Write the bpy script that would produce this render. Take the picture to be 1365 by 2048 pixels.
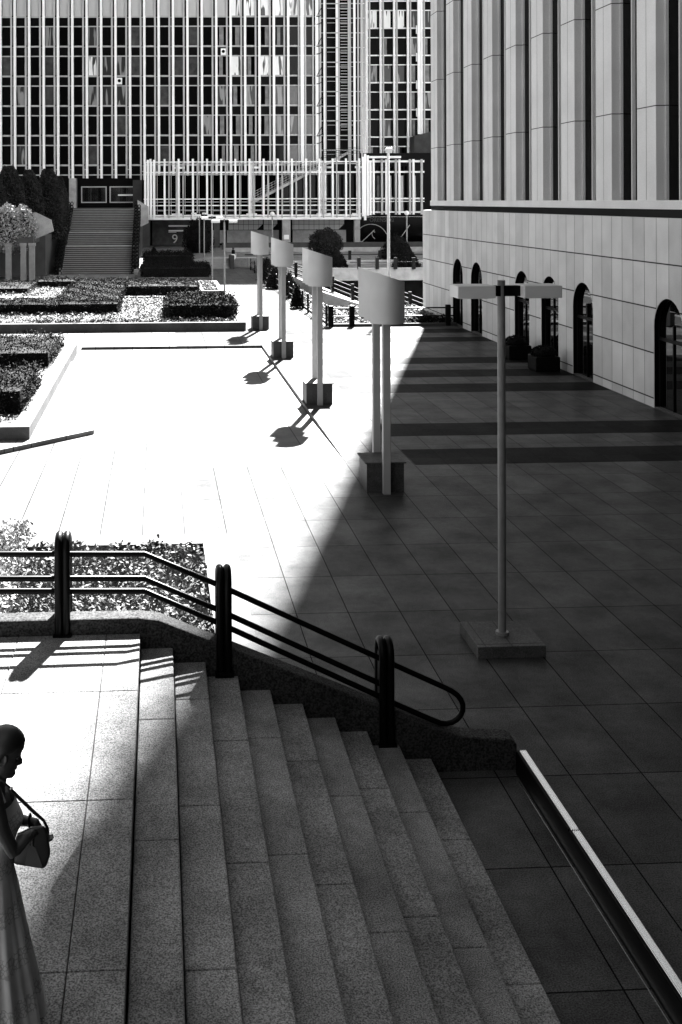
import bpy, bmesh, math, random
import numpy as np
from mathutils import Vector, Matrix
R = math.radians
random.seed(7)
rng = np.random.default_rng(7)
for o in list(bpy.data.objects): bpy.data.objects.remove(o)
scene = bpy.context.scene
C = scene.collection

# ------------------------------------------------------------------ camera
H = 6.216            # eye height above the plaza
FP = 2170.0          # focal length in photo pixels
CX, CY = 430.0, 402.0
PSI = math.atan(114 / FP)
ROLL = 0.003
cam = bpy.data.cameras.new('camera'); camo = bpy.data.objects.new('camera', cam); C.objects.link(camo)
camo.location = (0, 0, H)
camo.rotation_euler = (Matrix.Rotation(-PSI, 3, 'Z') @ Matrix.Rotation(R(90), 3, 'X') @ Matrix.Rotation(-ROLL, 3, 'Z')).to_euler()
cam.sensor_fit = 'VERTICAL'; cam.sensor_height = 36; cam.sensor_width = 24
cam.lens = 36 * FP / 2048
cam.shift_x = (682.5 - CX) / 2048
cam.shift_y = -(1024 - CY) / 2048
cam.clip_start = .1; cam.clip_end = 2000
scene.camera = camo
scene.render.resolution_x = 682; scene.render.resolution_y = 1024

# ------------------------------------------------------------------ world, sun
TOSUN = Vector((1.428, 4.53, 4.2)).normalized()
w = bpy.data.worlds.new('World'); scene.world = w; w.use_nodes = True
nt = w.node_tree; nt.nodes.clear()
sky = nt.nodes.new('ShaderNodeTexSky'); sky.sky_type = 'NISHITA'; sky.sun_disc = False
sky.dust_density = .2; sky.sun_elevation = math.asin(TOSUN.z); sky.sun_rotation = math.atan2(TOSUN.x, TOSUN.y)
bw = nt.nodes.new('ShaderNodeSeparateColor')    # black and white photograph taken through a red filter: the sky counts by its red
bg = nt.nodes.new('ShaderNodeBackground'); bg.inputs[1].default_value = 0.05
wo = nt.nodes.new('ShaderNodeOutputWorld')
nt.links.new(sky.outputs[0], bw.inputs[0]); nt.links.new(bw.outputs[0], bg.inputs[0]); nt.links.new(bg.outputs[0], wo.inputs[0])
sl = bpy.data.lights.new('sun', 'SUN'); sl.energy = 5.0; sl.angle = R(.95)
so = bpy.data.objects.new('sun', sl); C.objects.link(so)
so.rotation_euler = (-TOSUN).to_track_quat('-Z', 'Y').to_euler(); so.location = (20, 60, 80)
scene.view_settings.view_transform = 'Standard'
scene.view_settings.look = 'None'
scene.view_settings.gamma = 1
scene.view_settings.exposure = 3.3
scene.render.engine = 'CYCLES'
scene.cycles.max_bounces = 6

# ------------------------------------------------------------------ pixel -> place helpers
c_, s_ = math.cos(PSI), math.sin(PSI)
def _un(x, y):
    dx, dy = x - CX, y - CY
    return dx - ROLL * -dy * -1, dy + ROLL * dx   # undo the small roll
def P(x, y, wd):
    """world point seen at photo pixel (x, y) at depth wd"""
    dx, dy = _un(x, y)
    u = dx / FP * wd; z = H - dy / FP * wd
    return Vector((u * c_ + wd * s_, -u * s_ + wd * c_, z))
def G(x, y, z=0):
    dx, dy = _un(x, y)
    return P(x, y, FP * (H - z) / dy)
def UW(X, Y): return X * c_ - Y * s_, X * s_ + Y * c_

# ------------------------------------------------------------------ materials (all grey: a black and white photograph)
MAT = {}
def mat(name, v, rough=.7, metal=0, spec=.5, var=0, scale=5, bump=0, bscale=50, speck=0, sscale=90):
    m = bpy.data.materials.new(name); m.use_nodes = True; MAT[name] = m
    n = m.node_tree; b = n.nodes['Principled BSDF']; L = n.links.new
    b.inputs['Base Color'].default_value = (v, v, v, 1); b.inputs['Roughness'].default_value = rough
    b.inputs['Metallic'].default_value = metal; b.inputs['Specular IOR Level'].default_value = spec
    tc = n.nodes.new('ShaderNodeNewGeometry')
    val = None
    def mul(a, bb):
        q = n.nodes.new('ShaderNodeMath'); q.operation = 'MULTIPLY'
        for i, s in enumerate((a, bb)):
            if isinstance(s, (int, float)): q.inputs[i].default_value = s
            else: L(s, q.inputs[i])
        return q.outputs[0]
    def noise(sc, det, lo, hi, a=0.3, bb=.7, dist=0):
        t = n.nodes.new('ShaderNodeTexNoise'); t.inputs['Scale'].default_value = sc; t.inputs['Detail'].default_value = det
        t.inputs['Distortion'].default_value = dist
        L(tc.outputs['Position'], t.inputs['Vector'])
        r = n.nodes.new('ShaderNodeMapRange'); r.inputs[1].default_value = a; r.inputs[2].default_value = bb
        r.inputs[3].default_value = lo; r.inputs[4].default_value = hi
        L(t.outputs[0], r.inputs[0]); return r.outputs[0], t.outputs[0]
    val = v
    if var: val = mul(val, noise(scale, 6, 1 - var, 1 + var)[0])
    if speck: val = mul(val, noise(sscale, 3, 1 - speck, 1 + speck, .38, .62)[0])
    if not isinstance(val, (int, float)): L(val, b.inputs['Base Color'])
    if bump:
        bp = n.nodes.new('ShaderNodeBump'); bp.inputs['Strength'].default_value = bump; bp.inputs['Distance'].default_value = .01
        L(noise(bscale, 4, 0, 1)[1], bp.inputs['Height']); L(bp.outputs[0], b.inputs['Normal'])
    m['mul'] = 0
    return m
def granite(name, v, joints=None, speck=.35, sscale=70, var=.22, vscale=1.3, rough=.5, mortar=.009, jv=.18, spec=.5):
    """joints = (width x, length y, offset x, offset y, stagger)"""
    m = mat(name, v, rough=rough, var=0)
    n = m.node_tree; b = n.nodes['Principled BSDF']; L = n.links.new
    g = n.nodes.new('ShaderNodeNewGeometry')
    def noise(sc, det, lo, hi, a, bb):
        t = n.nodes.new('ShaderNodeTexNoise'); t.inputs['Scale'].default_value = sc; t.inputs['Detail'].default_value = det
        L(g.outputs['Position'], t.inputs['Vector'])
        r = n.nodes.new('ShaderNodeMapRange'); r.inputs[1].default_value = a; r.inputs[2].default_value = bb
        r.inputs[3].default_value = lo; r.inputs[4].default_value = hi; L(t.outputs[0], r.inputs[0]); return r.outputs[0], t.outputs[0]
    def mul(a, bb):
        q = n.nodes.new('ShaderNodeMath'); q.operation = 'MULTIPLY'; L(a, q.inputs[0])
        if isinstance(bb, (int, float)): q.inputs[1].default_value = bb
        else: L(bb, q.inputs[1])
        return q.outputs[0]
    f1, h = noise(sscale, 4, 1 - speck, 1 + speck, .36, .64)
    f2, _ = noise(vscale, 7, 1 - var, 1 + var, .3, .7)
    f3, _ = noise(9, 5, .86, 1.12, .3, .7)
    val = mul(mul(mul(f1, f2), f3), v)
    if joints:
        bx, by, ox, oy, st = joints
        mp = n.nodes.new('ShaderNodeMapping'); mp.inputs['Location'].default_value = (-oy, -ox, 0)
        sx = n.nodes.new('ShaderNodeSeparateXYZ'); cb = n.nodes.new('ShaderNodeCombineXYZ')
        L(g.outputs['Position'], sx.inputs[0]); L(sx.outputs[1], cb.inputs[0]); L(sx.outputs[0], cb.inputs[1])
        L(cb.outputs[0], mp.inputs[0])
        br = n.nodes.new('ShaderNodeTexBrick'); L(mp.outputs[0], br.inputs['Vector'])
        br.offset = st; br.squash = 1; br.inputs['Scale'].default_value = 1
        br.inputs['Brick Width'].default_value = by; br.inputs['Row Height'].default_value = bx
        br.inputs['Mortar Size'].default_value = mortar; br.inputs['Mortar Smooth'].default_value = .2
        br.inputs['Color1'].default_value = (.8, .8, .8, 1); br.inputs['Color2'].default_value = (1.15, 1.15, 1.15, 1)
        br.inputs['Mortar'].default_value = (jv, jv, jv, 1)
        sv = n.nodes.new('ShaderNodeRGBToBW'); L(br.outputs[0], sv.inputs[0])
        val = mul(val, sv.outputs[0])
    b.inputs['Specular IOR Level'].default_value = spec
    L(val, b.inputs['Base Color'])
    L(mul(val, spec / v * .95), b.inputs['Specular IOR Level'])
    bp = n.nodes.new('ShaderNodeBump'); bp.inputs['Strength'].default_value = .35; bp.inputs['Distance'].default_value = .006
    L(h, bp.inputs['Height']); L(bp.outputs[0], b.inputs['Normal'])
    return m
PAVE = granite('paving granite', .057, (.789, 1.578, 4.43, 13.09, 0), mortar=.0085, jv=.1, rough=.40, spec=.07, speck=.45, var=.35)
COURT = granite('court granite', .088, (.789, 3.156, 4.43, 13.09, .5), mortar=.013, jv=.15, spec=.2, speck=.25)
BAND = granite('dark paving band', .009, (.789, 1.6, 4.43, 13.09, 0), mortar=.006, jv=.4, rough=.55, spec=.03)
STEP = granite('step granite', .18, None, speck=.6, sscale=85, rough=.6, spec=.1, var=.35)
PATHM = granite('path granite', .15, (1.2, 1.2, 0, 0, .5), mortar=.01)
CURB = granite('curb granite', .085, None, speck=.3, spec=.15, rough=.7)
RUB = granite('rough granite', .032, None, speck=.6, sscale=50, rough=.85, spec=.2)
BLACK = mat('black painted steel', .003, rough=.35, spec=.1)
STONE = mat('pale stone cladding', .68, rough=.6, var=.10, scale=.9, speck=.05, sscale=40)
STONE2 = mat('pale stone piers', .76, rough=.6, var=.08, scale=.7, speck=.05, sscale=40)
JOINT = mat('dark joint', .03, rough=.9)
DOORG = mat('door glass', .002, rough=.015, spec=.9)
GLASSB = mat('black glazing and unseen bays', .001, rough=.06, spec=.04)
GLASSR = mat('office glazing', .001, rough=.08, spec=.05)
GLASSG = mat('grey curtained glazing', .05, rough=.15, spec=.25, var=.5, scale=1.2)
CURT = mat('grey curtain', .2, rough=.8, var=.35, scale=1.5)
BLIND = mat('pale roller blind', .8, rough=.5)
LGREY = mat('flat light grey', .5, rough=.6)  # even light grey for panes, panels and the shop number
WHITE = mat('white aluminium', .88, rough=.4, var=.06, scale=.6)
WHITE2 = mat('grey aluminium', .42, rough=.45, var=.08, scale=.6)
LAMPW = mat('lamp grey paint', .68, rough=.45, var=.05, scale=2)
POLEM = mat('lamp pole paint', .42, rough=.45, var=.06, scale=3)
STEELP = mat('galvanised pole', .22, rough=.5, var=.12, scale=6)
CONC = mat('concrete', .3, rough=.85, var=.22, scale=1.5, speck=.1, sscale=30, bump=.2)
DCONC = mat('dark unseen piers and sky blockers', .04, rough=.85, var=.3, scale=1.2)
SPAN = mat('dark spandrel', .0025, rough=.35, spec=.05, var=.3, scale=.5)
LEAF = mat('hedge leaves', .022, rough=.8, spec=.05, var=.45, scale=3, speck=.3, sscale=25)
CYPL = mat('cypress needles', .03, rough=.8, spec=.05, var=.4, scale=2, speck=.3, sscale=20)
BRIGHTL = mat('painted sunlit leaves', .3, rough=.6, spec=.2, var=.4, scale=4, speck=.6, sscale=20)  # raised leaf colour that carries strong sunlight
IVY = mat('ivy leaves', .10, rough=.6, spec=.2, var=.5, scale=4, speck=.7, sscale=30)
PALE = mat('pale ivy leaves', .13, rough=.6, spec=.2, var=.5, scale=4, speck=.7, sscale=30)
DARKL = mat('dark conifer needles', .005, rough=.8, spec=.1, var=.4, scale=3)
SOIL = mat('soil', .05, rough=.95, var=.4, scale=5)
BARK = mat('bark', .04, rough=.9, var=.3, scale=10)
METAL = mat('bright ribbed metal', .95, rough=.22, metal=1)
SKIN = mat('skin', .035, rough=.5, var=.05, scale=20)
HAIR = mat('dark hair', .008, rough=.45)
DRESS = mat('pale lace dress', .55, rough=.8, var=.2, scale=6)
LEATH = mat('dark leather', .02, rough=.4)
LEATH2 = mat('grey leather', .05, rough=.5)

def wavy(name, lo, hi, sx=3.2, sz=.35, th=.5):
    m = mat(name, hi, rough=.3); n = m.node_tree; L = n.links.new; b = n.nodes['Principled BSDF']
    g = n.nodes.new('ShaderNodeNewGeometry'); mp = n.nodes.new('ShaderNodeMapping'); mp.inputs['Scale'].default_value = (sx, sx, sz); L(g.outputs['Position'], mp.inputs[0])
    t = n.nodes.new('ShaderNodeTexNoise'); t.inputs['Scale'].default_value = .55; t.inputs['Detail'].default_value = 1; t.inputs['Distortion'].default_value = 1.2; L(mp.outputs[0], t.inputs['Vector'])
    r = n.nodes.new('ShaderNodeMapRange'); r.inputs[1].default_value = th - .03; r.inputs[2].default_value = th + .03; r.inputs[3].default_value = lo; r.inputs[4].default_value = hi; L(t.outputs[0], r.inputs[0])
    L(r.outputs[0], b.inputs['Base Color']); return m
REFL = wavy('painted window reflections', .02, .9, th=.42)  # bright wavy reflections painted into the pane colour
GBANDS = wavy('grey banded panes', .003, .25, th=.52)  # dark and mid grey noise bands, stretched upright
# every cladding panel has its own tone
n_ = STONE.node_tree; b_ = n_.nodes['Principled BSDF']; g_ = n_.nodes.new('ShaderNodeNewGeometry'); sx_ = n_.nodes.new('ShaderNodeSeparateXYZ'); cb_ = n_.nodes.new('ShaderNodeCombineXYZ')
n_.links.new(g_.outputs['Position'], sx_.inputs[0]); ad = n_.nodes.new('ShaderNodeMath'); ad.operation = 'ADD'; ad.inputs[1].default_value = -31.53 + .7925 * 80
n_.links.new(sx_.outputs[1], ad.inputs[0]); ad2 = n_.nodes.new('ShaderNodeMath'); ad2.operation = 'ADD'; ad2.inputs[1].default_value = -.28 + 13.5
n_.links.new(sx_.outputs[2], ad2.inputs[0]); n_.links.new(ad.outputs[0], cb_.inputs[0]); n_.links.new(ad2.outputs[0], cb_.inputs[1])
br_ = n_.nodes.new('ShaderNodeTexBrick'); br_.offset = 0; br_.inputs['Scale'].default_value = 1; br_.inputs['Brick Width'].default_value = .7925; br_.inputs['Row Height'].default_value = 1.35
br_.inputs['Mortar Size'].default_value = .03; br_.inputs['Mortar Smooth'].default_value = 1; br_.inputs['Mortar'].default_value = (.8, .8, .8, 1)
br_.inputs['Color1'].default_value = (.82, .82, .82, 1); br_.inputs['Color2'].default_value = (1.05, 1.05, 1.05, 1); n_.links.new(cb_.outputs[0], br_.inputs['Vector'])
rb_ = n_.nodes.new('ShaderNodeRGBToBW'); n_.links.new(br_.outputs[0], rb_.inputs[0]); ol_ = b_.inputs['Base Color'].links[0].from_socket
mu_ = n_.nodes.new('ShaderNodeMath'); mu_.operation = 'MULTIPLY'; n_.links.new(ol_, mu_.inputs[0]); n_.links.new(rb_.outputs[0], mu_.inputs[1]); n_.links.new(mu_.outputs[0], b_.inputs['Base Color'])

# ------------------------------------------------------------------ mesh helpers
class MB:
    def __init__(s): s.v = []; s.f = []; s.mi = []; s.sm = []
    def add(s, vs, fs, mi=0, smooth=False):
        k = len(s.v); s.v += [tuple(v) for v in vs]
        for f in fs: s.f.append(tuple(i + k for i in f)); s.mi.append(mi); s.sm.append(smooth)
        return s
    def box(s, x0, x1, y0, y1, z0, z1, mi=0):
        v = [(x, y, z) for z in (z0, z1) for y in (y0, y1) for x in (x0, x1)]
        return s.add(v, [(0, 2, 3, 1), (4, 5, 7, 6), (0, 1, 5, 4), (2, 6, 7, 3), (0, 4, 6, 2), (1, 3, 7, 5)], mi)
    def cbox(s, c, d, mi=0):
        return s.box(c[0] - d[0] / 2, c[0] + d[0] / 2, c[1] - d[1] / 2, c[1] + d[1] / 2, c[2] - d[2] / 2, c[2] + d[2] / 2, mi)
    def bar(s, a, b, w_, h_, mi=0, up=(0, 0, 1)):
        a, b = Vector(a), Vector(b); d = (b - a).normalized(); sd = d.cross(Vector(up))
        if sd.length < 1e-4: sd = d.cross(Vector((0, 1, 0)))
        sd.normalize(); u = sd.cross(d)
        v = [p + sd * w_ / 2 * i + u * h_ / 2 * j for p in (a, b) for i, j in ((-1, -1), (1, -1), (1, 1), (-1, 1))]
        return s.add(v, [(3, 2, 1, 0), (4, 5, 6, 7), (0, 1, 5, 4), (1, 2, 6, 5), (2, 3, 7, 6), (3, 0, 4, 7)], mi)
    def tube(s, pts, r, n=10, mi=0, closed=False, caps=True, smooth=True):
        pts = [Vector(p) for p in pts]; m = len(pts)
        rr = r if isinstance(r, (list, tuple)) else [r] * m
        T = []
        for i in range(m):
            if closed: t = pts[(i + 1) % m] - pts[i - 1]
            else: t = pts[min(i + 1, m - 1)] - pts[max(i - 1, 0)]
            T.append(t.normalized())
        ref = Vector((0, 0, 1)) if abs(T[0].z) < .9 else Vector((0, 1, 0))
        nrm = T[0].cross(ref).normalized(); vs = []
        for i in range(m):
            nrm = (nrm - T[i] * nrm.dot(T[i])).normalized(); bn = T[i].cross(nrm)
            for k in range(n):
                a = 2 * math.pi * k / n; vs.append(pts[i] + (nrm * math.cos(a) + bn * math.sin(a)) * rr[i])
        fs = []
        for i in range(m if closed else m - 1):
            j = (i + 1) % m
            for k in range(n): fs.append((i * n + k, i * n + (k + 1) % n, j * n + (k + 1) % n, j * n + k))
        s.add(vs, fs, mi, smooth)
        if caps and not closed:
            s.add(vs[:n], [tuple(range(n - 1, -1, -1))], mi); s.add(vs[-n:], [tuple(range(n))], mi)
        return s
    def prism(s, poly, z0, z1, mi=0, smooth=False, ztop=None):
        """vertical prism over an XY outline; ztop(x, y) can cut the top"""
        n = len(poly)
        v = [(x, y, z0) for x, y in poly] + [(x, y, ztop(x, y) if ztop else z1) for x, y in poly]
        s.add(v, [(i, (i + 1) % n, n + (i + 1) % n, n + i) for i in range(n)], mi, smooth)
        s.add(v[:n], [tuple(range(n - 1, -1, -1))], mi); s.add(v[n:], [tuple(range(n))], mi); return s
    def xz(s, poly, y0, y1, mi=0):
        n = len(poly); v = [(x, y0, z) for x, z in poly] + [(x, y1, z) for x, z in poly]
        return s.add(v, [tuple(range(n)), tuple(range(2 * n - 1, n - 1, -1))] + [(i, n + i, n + (i + 1) % n, (i + 1) % n) for i in range(n)], mi)
    def yz(s, poly, x0, x1, mi=0):
        n = len(poly); v = [(x0, y, z) for y, z in poly] + [(x1, y, z) for y, z in poly]
        return s.add(v, [tuple(range(n - 1, -1, -1)), tuple(range(n, 2 * n))] + [(i, (i + 1) % n, n + (i + 1) % n, n + i) for i in range(n)], mi)
    def ball(s, c, r, nu=16, nv=10, mi=0):
        if isinstance(r, (int, float)): r = (r, r, r)
        vs = [(c[0], c[1], c[2] - r[2])]
        for j in range(1, nv):
            t = math.pi * j / nv - math.pi / 2
            for i in range(nu):
                a = 2 * math.pi * i / nu; vs.append((c[0] + r[0] * math.cos(t) * math.cos(a), c[1] + r[1] * math.cos(t) * math.sin(a), c[2] + r[2] * math.sin(t)))
        vs.append((c[0], c[1], c[2] + r[2])); fs = []
        for i in range(nu): fs.append((0, 1 + (i + 1) % nu, 1 + i))
        for j in range(nv - 2):
            for i in range(nu):
                a = 1 + j * nu; fs.append((a + i, a + (i + 1) % nu, a + nu + (i + 1) % nu, a + nu + i))
        a = 1 + (nv - 2) * nu
        for i in range(nu): fs.append((a + i, a + (i + 1) % nu, len(vs) - 1))
        return s.add(vs, fs, mi, True)
    def leaves(s, pts, size, mi=0, flat=.0):
        """many small leaf-shaped faces at pts (N x 3)"""
        n = len(pts)
        if n == 0: return s
        nr = rng.normal(size=(n, 3)); nr[:, 2] += flat; nr /= np.linalg.norm(nr, axis=1)[:, None]
        t = np.cross(nr, rng.normal(size=(n, 3))); t /= np.linalg.norm(t, axis=1)[:, None]
        b = np.cross(nr, t); sz = size * rng.uniform(.6, 1.4, (n, 1))
        q = np.stack([pts - t * sz, pts - b * sz * .55, pts + t * sz, pts + b * sz * .55], 1).reshape(-1, 3)
        k = len(s.v); s.v += [tuple(a) for a in q.tolist()]
        s.f += [(k + 4 * i, k + 4 * i + 1, k + 4 * i + 2, k + 4 * i + 3) for i in range(n)]
        s.mi += [mi] * n; s.sm += [False] * n
        return s
    def build(s, name, mats, parent=None, world=True, bevel=0):
        me = bpy.data.meshes.new(name)
        off = Vector(parent_off(parent)) if (parent is not None and world) else Vector((0, 0, 0))
        vs = np.array(s.v, dtype=float) - np.array(off)[None, :] if s.v else []
        me.from_pydata(vs.tolist(), [], s.f)
        for m in (mats if isinstance(mats, (list, tuple)) else [mats]): me.materials.append(m)
        me.polygons.foreach_set('material_index', s.mi); me.polygons.foreach_set('use_smooth', s.sm)
        me.update()
        o = bpy.data.objects.new(name, me); C.objects.link(o)
        if parent is not None: o.parent = parent
        if bevel:
            md = o.modifiers.new('bevel', 'BEVEL'); md.width = bevel; md.segments = 2; md.limit_method = 'ANGLE'
        return o
def parent_off(p):
    v = Vector((0, 0, 0))
    while p is not None: v += p.location; p = p.parent
    return v
def tag(o, label=None, cat=None, group=None, kind=None):
    for k, v in (('label', label), ('category', cat), ('group', group), ('kind', kind)):
        if v: o[k] = v
    return o
def thing(name, label, cat, loc=(0, 0, 0), rz=0, group=None):
    o = bpy.data.objects.new(name, None); C.objects.link(o); o.empty_display_size = .3
    o.location = loc; o.rotation_euler = (0, 0, rz)
    return tag(o, label, cat, group)
def copy_tree(o, parent=None):
    c = o.copy(); C.objects.link(c)
    if parent is not None: c.parent = parent
    for ch in [q for q in list(C.objects) if q.parent == o]: copy_tree(ch, c)
    return c
def struct(name, mb, m): return tag(mb.build(name, m), kind='structure')

# ================================================================== GROUND
# plaza sheet in rectangles round the sunken court, the planting holes and the pit; terrace at z = .9 beyond
Y_ST = 11.65; Z_L = 1.585; X_L = -.2
xs = [-60, -3.25, -1.7, .8, 3.98, 4.45, 8.3, 9.9, 14.8, 26, 70]
ys = [-30, 12.2, 19.6, 25.3, 41.6, 46.5, 53, 62, 83.5, 101.3, 330]
mb = MB(); mc = MB()
def hole(x0, x1, y0, y1):
    if y0 >= 25.3 and y1 <= 46.5 and x0 >= -1.7 and x1 <= 4.45: return True      # court
    if y0 >= 41.6 and y1 <= 46.5 and x0 >= -3.25 and x1 <= -1.7: return True
    if y0 >= 62 and y1 <= 83.5 and x0 >= 9.9 and x1 <= 26: return True           # pit
    if y0 >= 83.5 and x0 >= 9.9 or y0 >= 101.3: return True                      # terrace
    if y0 >= 12.2 and y1 <= 19.6 and x1 <= .8: return True                        # foreground bed
    return False
for i in range(len(xs) - 1):
    for j in range(len(ys) - 1):
        if not hole(xs[i], xs[i + 1], ys[j], ys[j + 1]):
            (mc if (xs[i + 1] <= .8 and ys[j] >= 19.6 and ys[j + 1] <= 53) else mb).add([(xs[i], ys[j], 0), (xs[i + 1], ys[j], 0), (xs[i + 1], ys[j + 1], 0), (xs[i], ys[j + 1], 0)], [(0, 1, 2, 3)])
struct('plaza_pavement', mb, PAVE)
struct('sunlit_plaza_pavement', mc, COURT)  # sunlit part of the plaza sheet, given paler granite to look whiter
mb = MB()   # sunken court, its floor falling away from the near end
D = .11
mb.add([(-1.7, 25.3, 0), (4.45, 25.3, 0), (4.45, 31, -D), (-1.7, 31, -D), (4.45, 46.5, -D), (-1.7, 46.5, -D)], [(0, 1, 2, 3), (3, 2, 4, 5)])
mb.add([(4.45, 25.3, 0), (4.45, 31, -D), (4.45, 46.5, -D), (4.45, 46.5, 0), (-1.7, 46.5, -D), (-1.7, 46.5, 0)], [(0, 1, 2, 3), (3, 2, 4, 5)])
mb.add([(-1.7, 25.3, 0), (-1.7, 31, -D), (-1.7, 41.6, -D), (-1.7, 41.6, 0)], [(3, 2, 1, 0)])
mb.add([(-3.25, 41.6, -D), (-1.7, 41.6, -D), (-1.7, 46.5, -D), (-3.25, 46.5, -D), (-3.25, 41.6, 0), (-3.25, 46.5, 0), (-1.7, 41.6, 0), (-1.7, 46.5, 0)], [(0, 1, 2, 3), (0, 3, 5, 4), (0, 4, 6, 1), (3, 2, 7, 5)])
struct('sunken_court_pavement', mb, COURT)
mb = MB()   # raised terrace of the street level
mb.add([(-70, 101.3, .9), (9.9, 101.3, .9), (9.9, 330, .9), (-70, 330, .9), (9.9, 83.5, .9), (90, 83.5, .9), (90, 330, .9)], [(0, 1, 2, 3), (4, 5, 6, 2)])
mb.add([(9.9, 83.5, .9), (9.9, 101.3, .9), (9.9, 101.3, 0), (9.9, 83.5, 0)], [(0, 1, 2, 3)])
mb.box(3.0, 9.9, 101.25, 101.6, -.02, .88)
struct('street_terrace', mb, PATHM)
mb = MB()   # drop of the underpass pit
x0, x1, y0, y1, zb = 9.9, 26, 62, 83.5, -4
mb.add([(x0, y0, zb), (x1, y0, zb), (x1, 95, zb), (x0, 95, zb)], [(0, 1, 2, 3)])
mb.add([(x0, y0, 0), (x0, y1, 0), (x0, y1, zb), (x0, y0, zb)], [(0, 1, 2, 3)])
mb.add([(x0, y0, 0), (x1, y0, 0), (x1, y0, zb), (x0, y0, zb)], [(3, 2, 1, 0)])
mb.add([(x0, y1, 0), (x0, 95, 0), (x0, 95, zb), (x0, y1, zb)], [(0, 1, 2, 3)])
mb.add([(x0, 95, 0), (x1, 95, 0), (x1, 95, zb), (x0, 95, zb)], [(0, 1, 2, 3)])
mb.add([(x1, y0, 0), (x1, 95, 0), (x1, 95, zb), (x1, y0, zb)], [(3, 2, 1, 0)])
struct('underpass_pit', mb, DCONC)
mb = MB()
for yc in (51.1, 47.9, 41.6, 38.5, 35.5, 29.1, 26.0, 22.9 - 6.3):
    if yc > 20: mb.box(6.03, 14.78, yc - .78, yc + .78, -.01, .004)
struct('dark_paving_bands', mb, BAND)
mb = MB()   # low raised platform by the left planter
mb.prism([(-30, 25.0), (-3.9, 26.9), (-1.72, 29.1), (-1.72, 41.5), (-30, 41.5)], -.01, .115)
struct('low_platform', mb, PATHM)
mb = MB()
mb.prism([(-9.5, 78), (-1.9, 78), (-1.9, 92.6), (-9.5, 92.6)], -.02, .03)
struct('stair_forecourt_path', mb, PATHM)
# border of the foreground bed
mb = MB(); mb.box(-30, 1.37, 19.6, 20.1, -.02, .03); mb.box(.8, 1.37, 12.2, 19.6, -.02, .03)
struct('bed_border_paving', mb, CURB)
mb = MB().add([(-30, 12.0, -.12), (.8, 12.0, -.12), (.8, 19.6, -.12), (-30, 19.6, -.12)], [(0, 1, 2, 3)])
mb.add([(.8, 12.0, -.12), (.8, 19.6, -.12), (.8, 19.6, 0), (.8, 12.0, 0), (-30, 19.6, -.12), (-30, 19.6, 0)], [(0, 1, 2, 3), (2, 1, 4, 5)])
struct('bed_soil', mb, SOIL)
# landing
mb = MB()
def slabs(mbx, x0, x1, y0, y1, z0, z1, ln, off, gap=.006):
    y = y1 - off
    prev = y1
    while True:
        b = max(y, y0); mbx.box(x0 + gap / 2, x1 - gap / 2, b + gap / 2, prev - gap / 2, z0, z1); prev = b
        if b <= y0: break
        y -= ln
slabs(mb, X_L - .36, X_L, -3, Y_ST, 1.43, Z_L, 1.87, 1.35)
for k in range(8):
    slabs(mb, X_L - .36 - .93 * (k + 1), X_L - .36 - .93 * k, -3, Y_ST, 1.43, Z_L - .001 * (k % 2), 1.87, 1.35 if k % 2 == 0 else .5)
struct('stair_landing', mb, STEP).modifiers.new('b', 'BEVEL').width = .005
mb = MB().box(-20, X_L - .03, -3, Y_ST - .02, -.05, 1.43); mb.box(-20, -7.9, -3, Y_ST, 1.43, Z_L)
struct('landing_base', mb, STEP)

# ================================================================== FOREGROUND STAIRCASE
st = thing('staircase', 'wide speckled granite staircase descending to the right in the foreground', 'staircase', (X_L, Y_ST, 0))
offs = [1.35, .62, 1.15, .8, .95, 1.3, .9, 1.05, 1.25]
for i in range(1, 10):
    m_ = MB(); zt = Z_L - .1585 * i
    slabs(m_, X_L + .35 * (i - 1) + .006, X_L + .35 * i, -3, Y_ST, -.03, zt, 1.9, offs[i - 1] + .25)
    o = m_.build('step', STEP, st, bevel=.012)
# parapet wall beside the stairs
pr = []
zt0 = Z_L + .165
top = [(-14, zt0), (X_L - .02, zt0), (X_L + .2, zt0 - .03), (2.55, zt0 - .03 - 2.35 * .4529), (3.0, .47), (3.3, .37), (3.83, .33), (3.9, .28), (3.9, -.03), (-14, -.03)]
mb = MB().xz(top, Y_ST + .002, Y_ST + .25)
pw = mb.build('parapet_wall', RUB, bevel=.02)
tag(pw, 'low rough granite parapet wall sloping down beside the foreground stairs', 'parapet wall')

# handrail
ZR = {}
hr = thing('handrail', 'black triple tube handrail with hooped posts along the foreground stair parapet', 'handrail', (0, Y_ST + .1, 0))
YR = Y_ST + .12
WR = UW(0, YR)[1]
def rp(x, y):   # pixel -> (X, Z) on the rail plane
    dx, dy = _un(x, y)
    # point on plane Y = YR
    t = dx / FP
    # X c - Y s = t (X s + Y c)
    X = YR * (t * c_ + s_) / (c_ - t * s_); wd = X * s_ + YR * c_
    return X, H - dy / FP * wd
def rail(pts, r=.031, name='rail'):
    MB().tube([(rp(*p)[0], YR, rp(*p)[1]) for p in pts], r, 12).build(name, BLACK, hr)
xe = -1200
rail([(xe, 1110), (290, 1108), (440, 1171), (750, 1312), (870, 1366), (890, 1375), (904, 1382), (915, 1390), (922, 1399), (926, 1409), (926, 1420), (922, 1430), (915, 1438), (905, 1444), (893, 1447), (881, 1446), (868, 1441), (840, 1429), (790, 1407), (760, 1393), (440, 1247), (290, 1182), (xe, 1184)])
rail([(xe, 1159), (290, 1157), (440, 1221), (760, 1367)])
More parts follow.
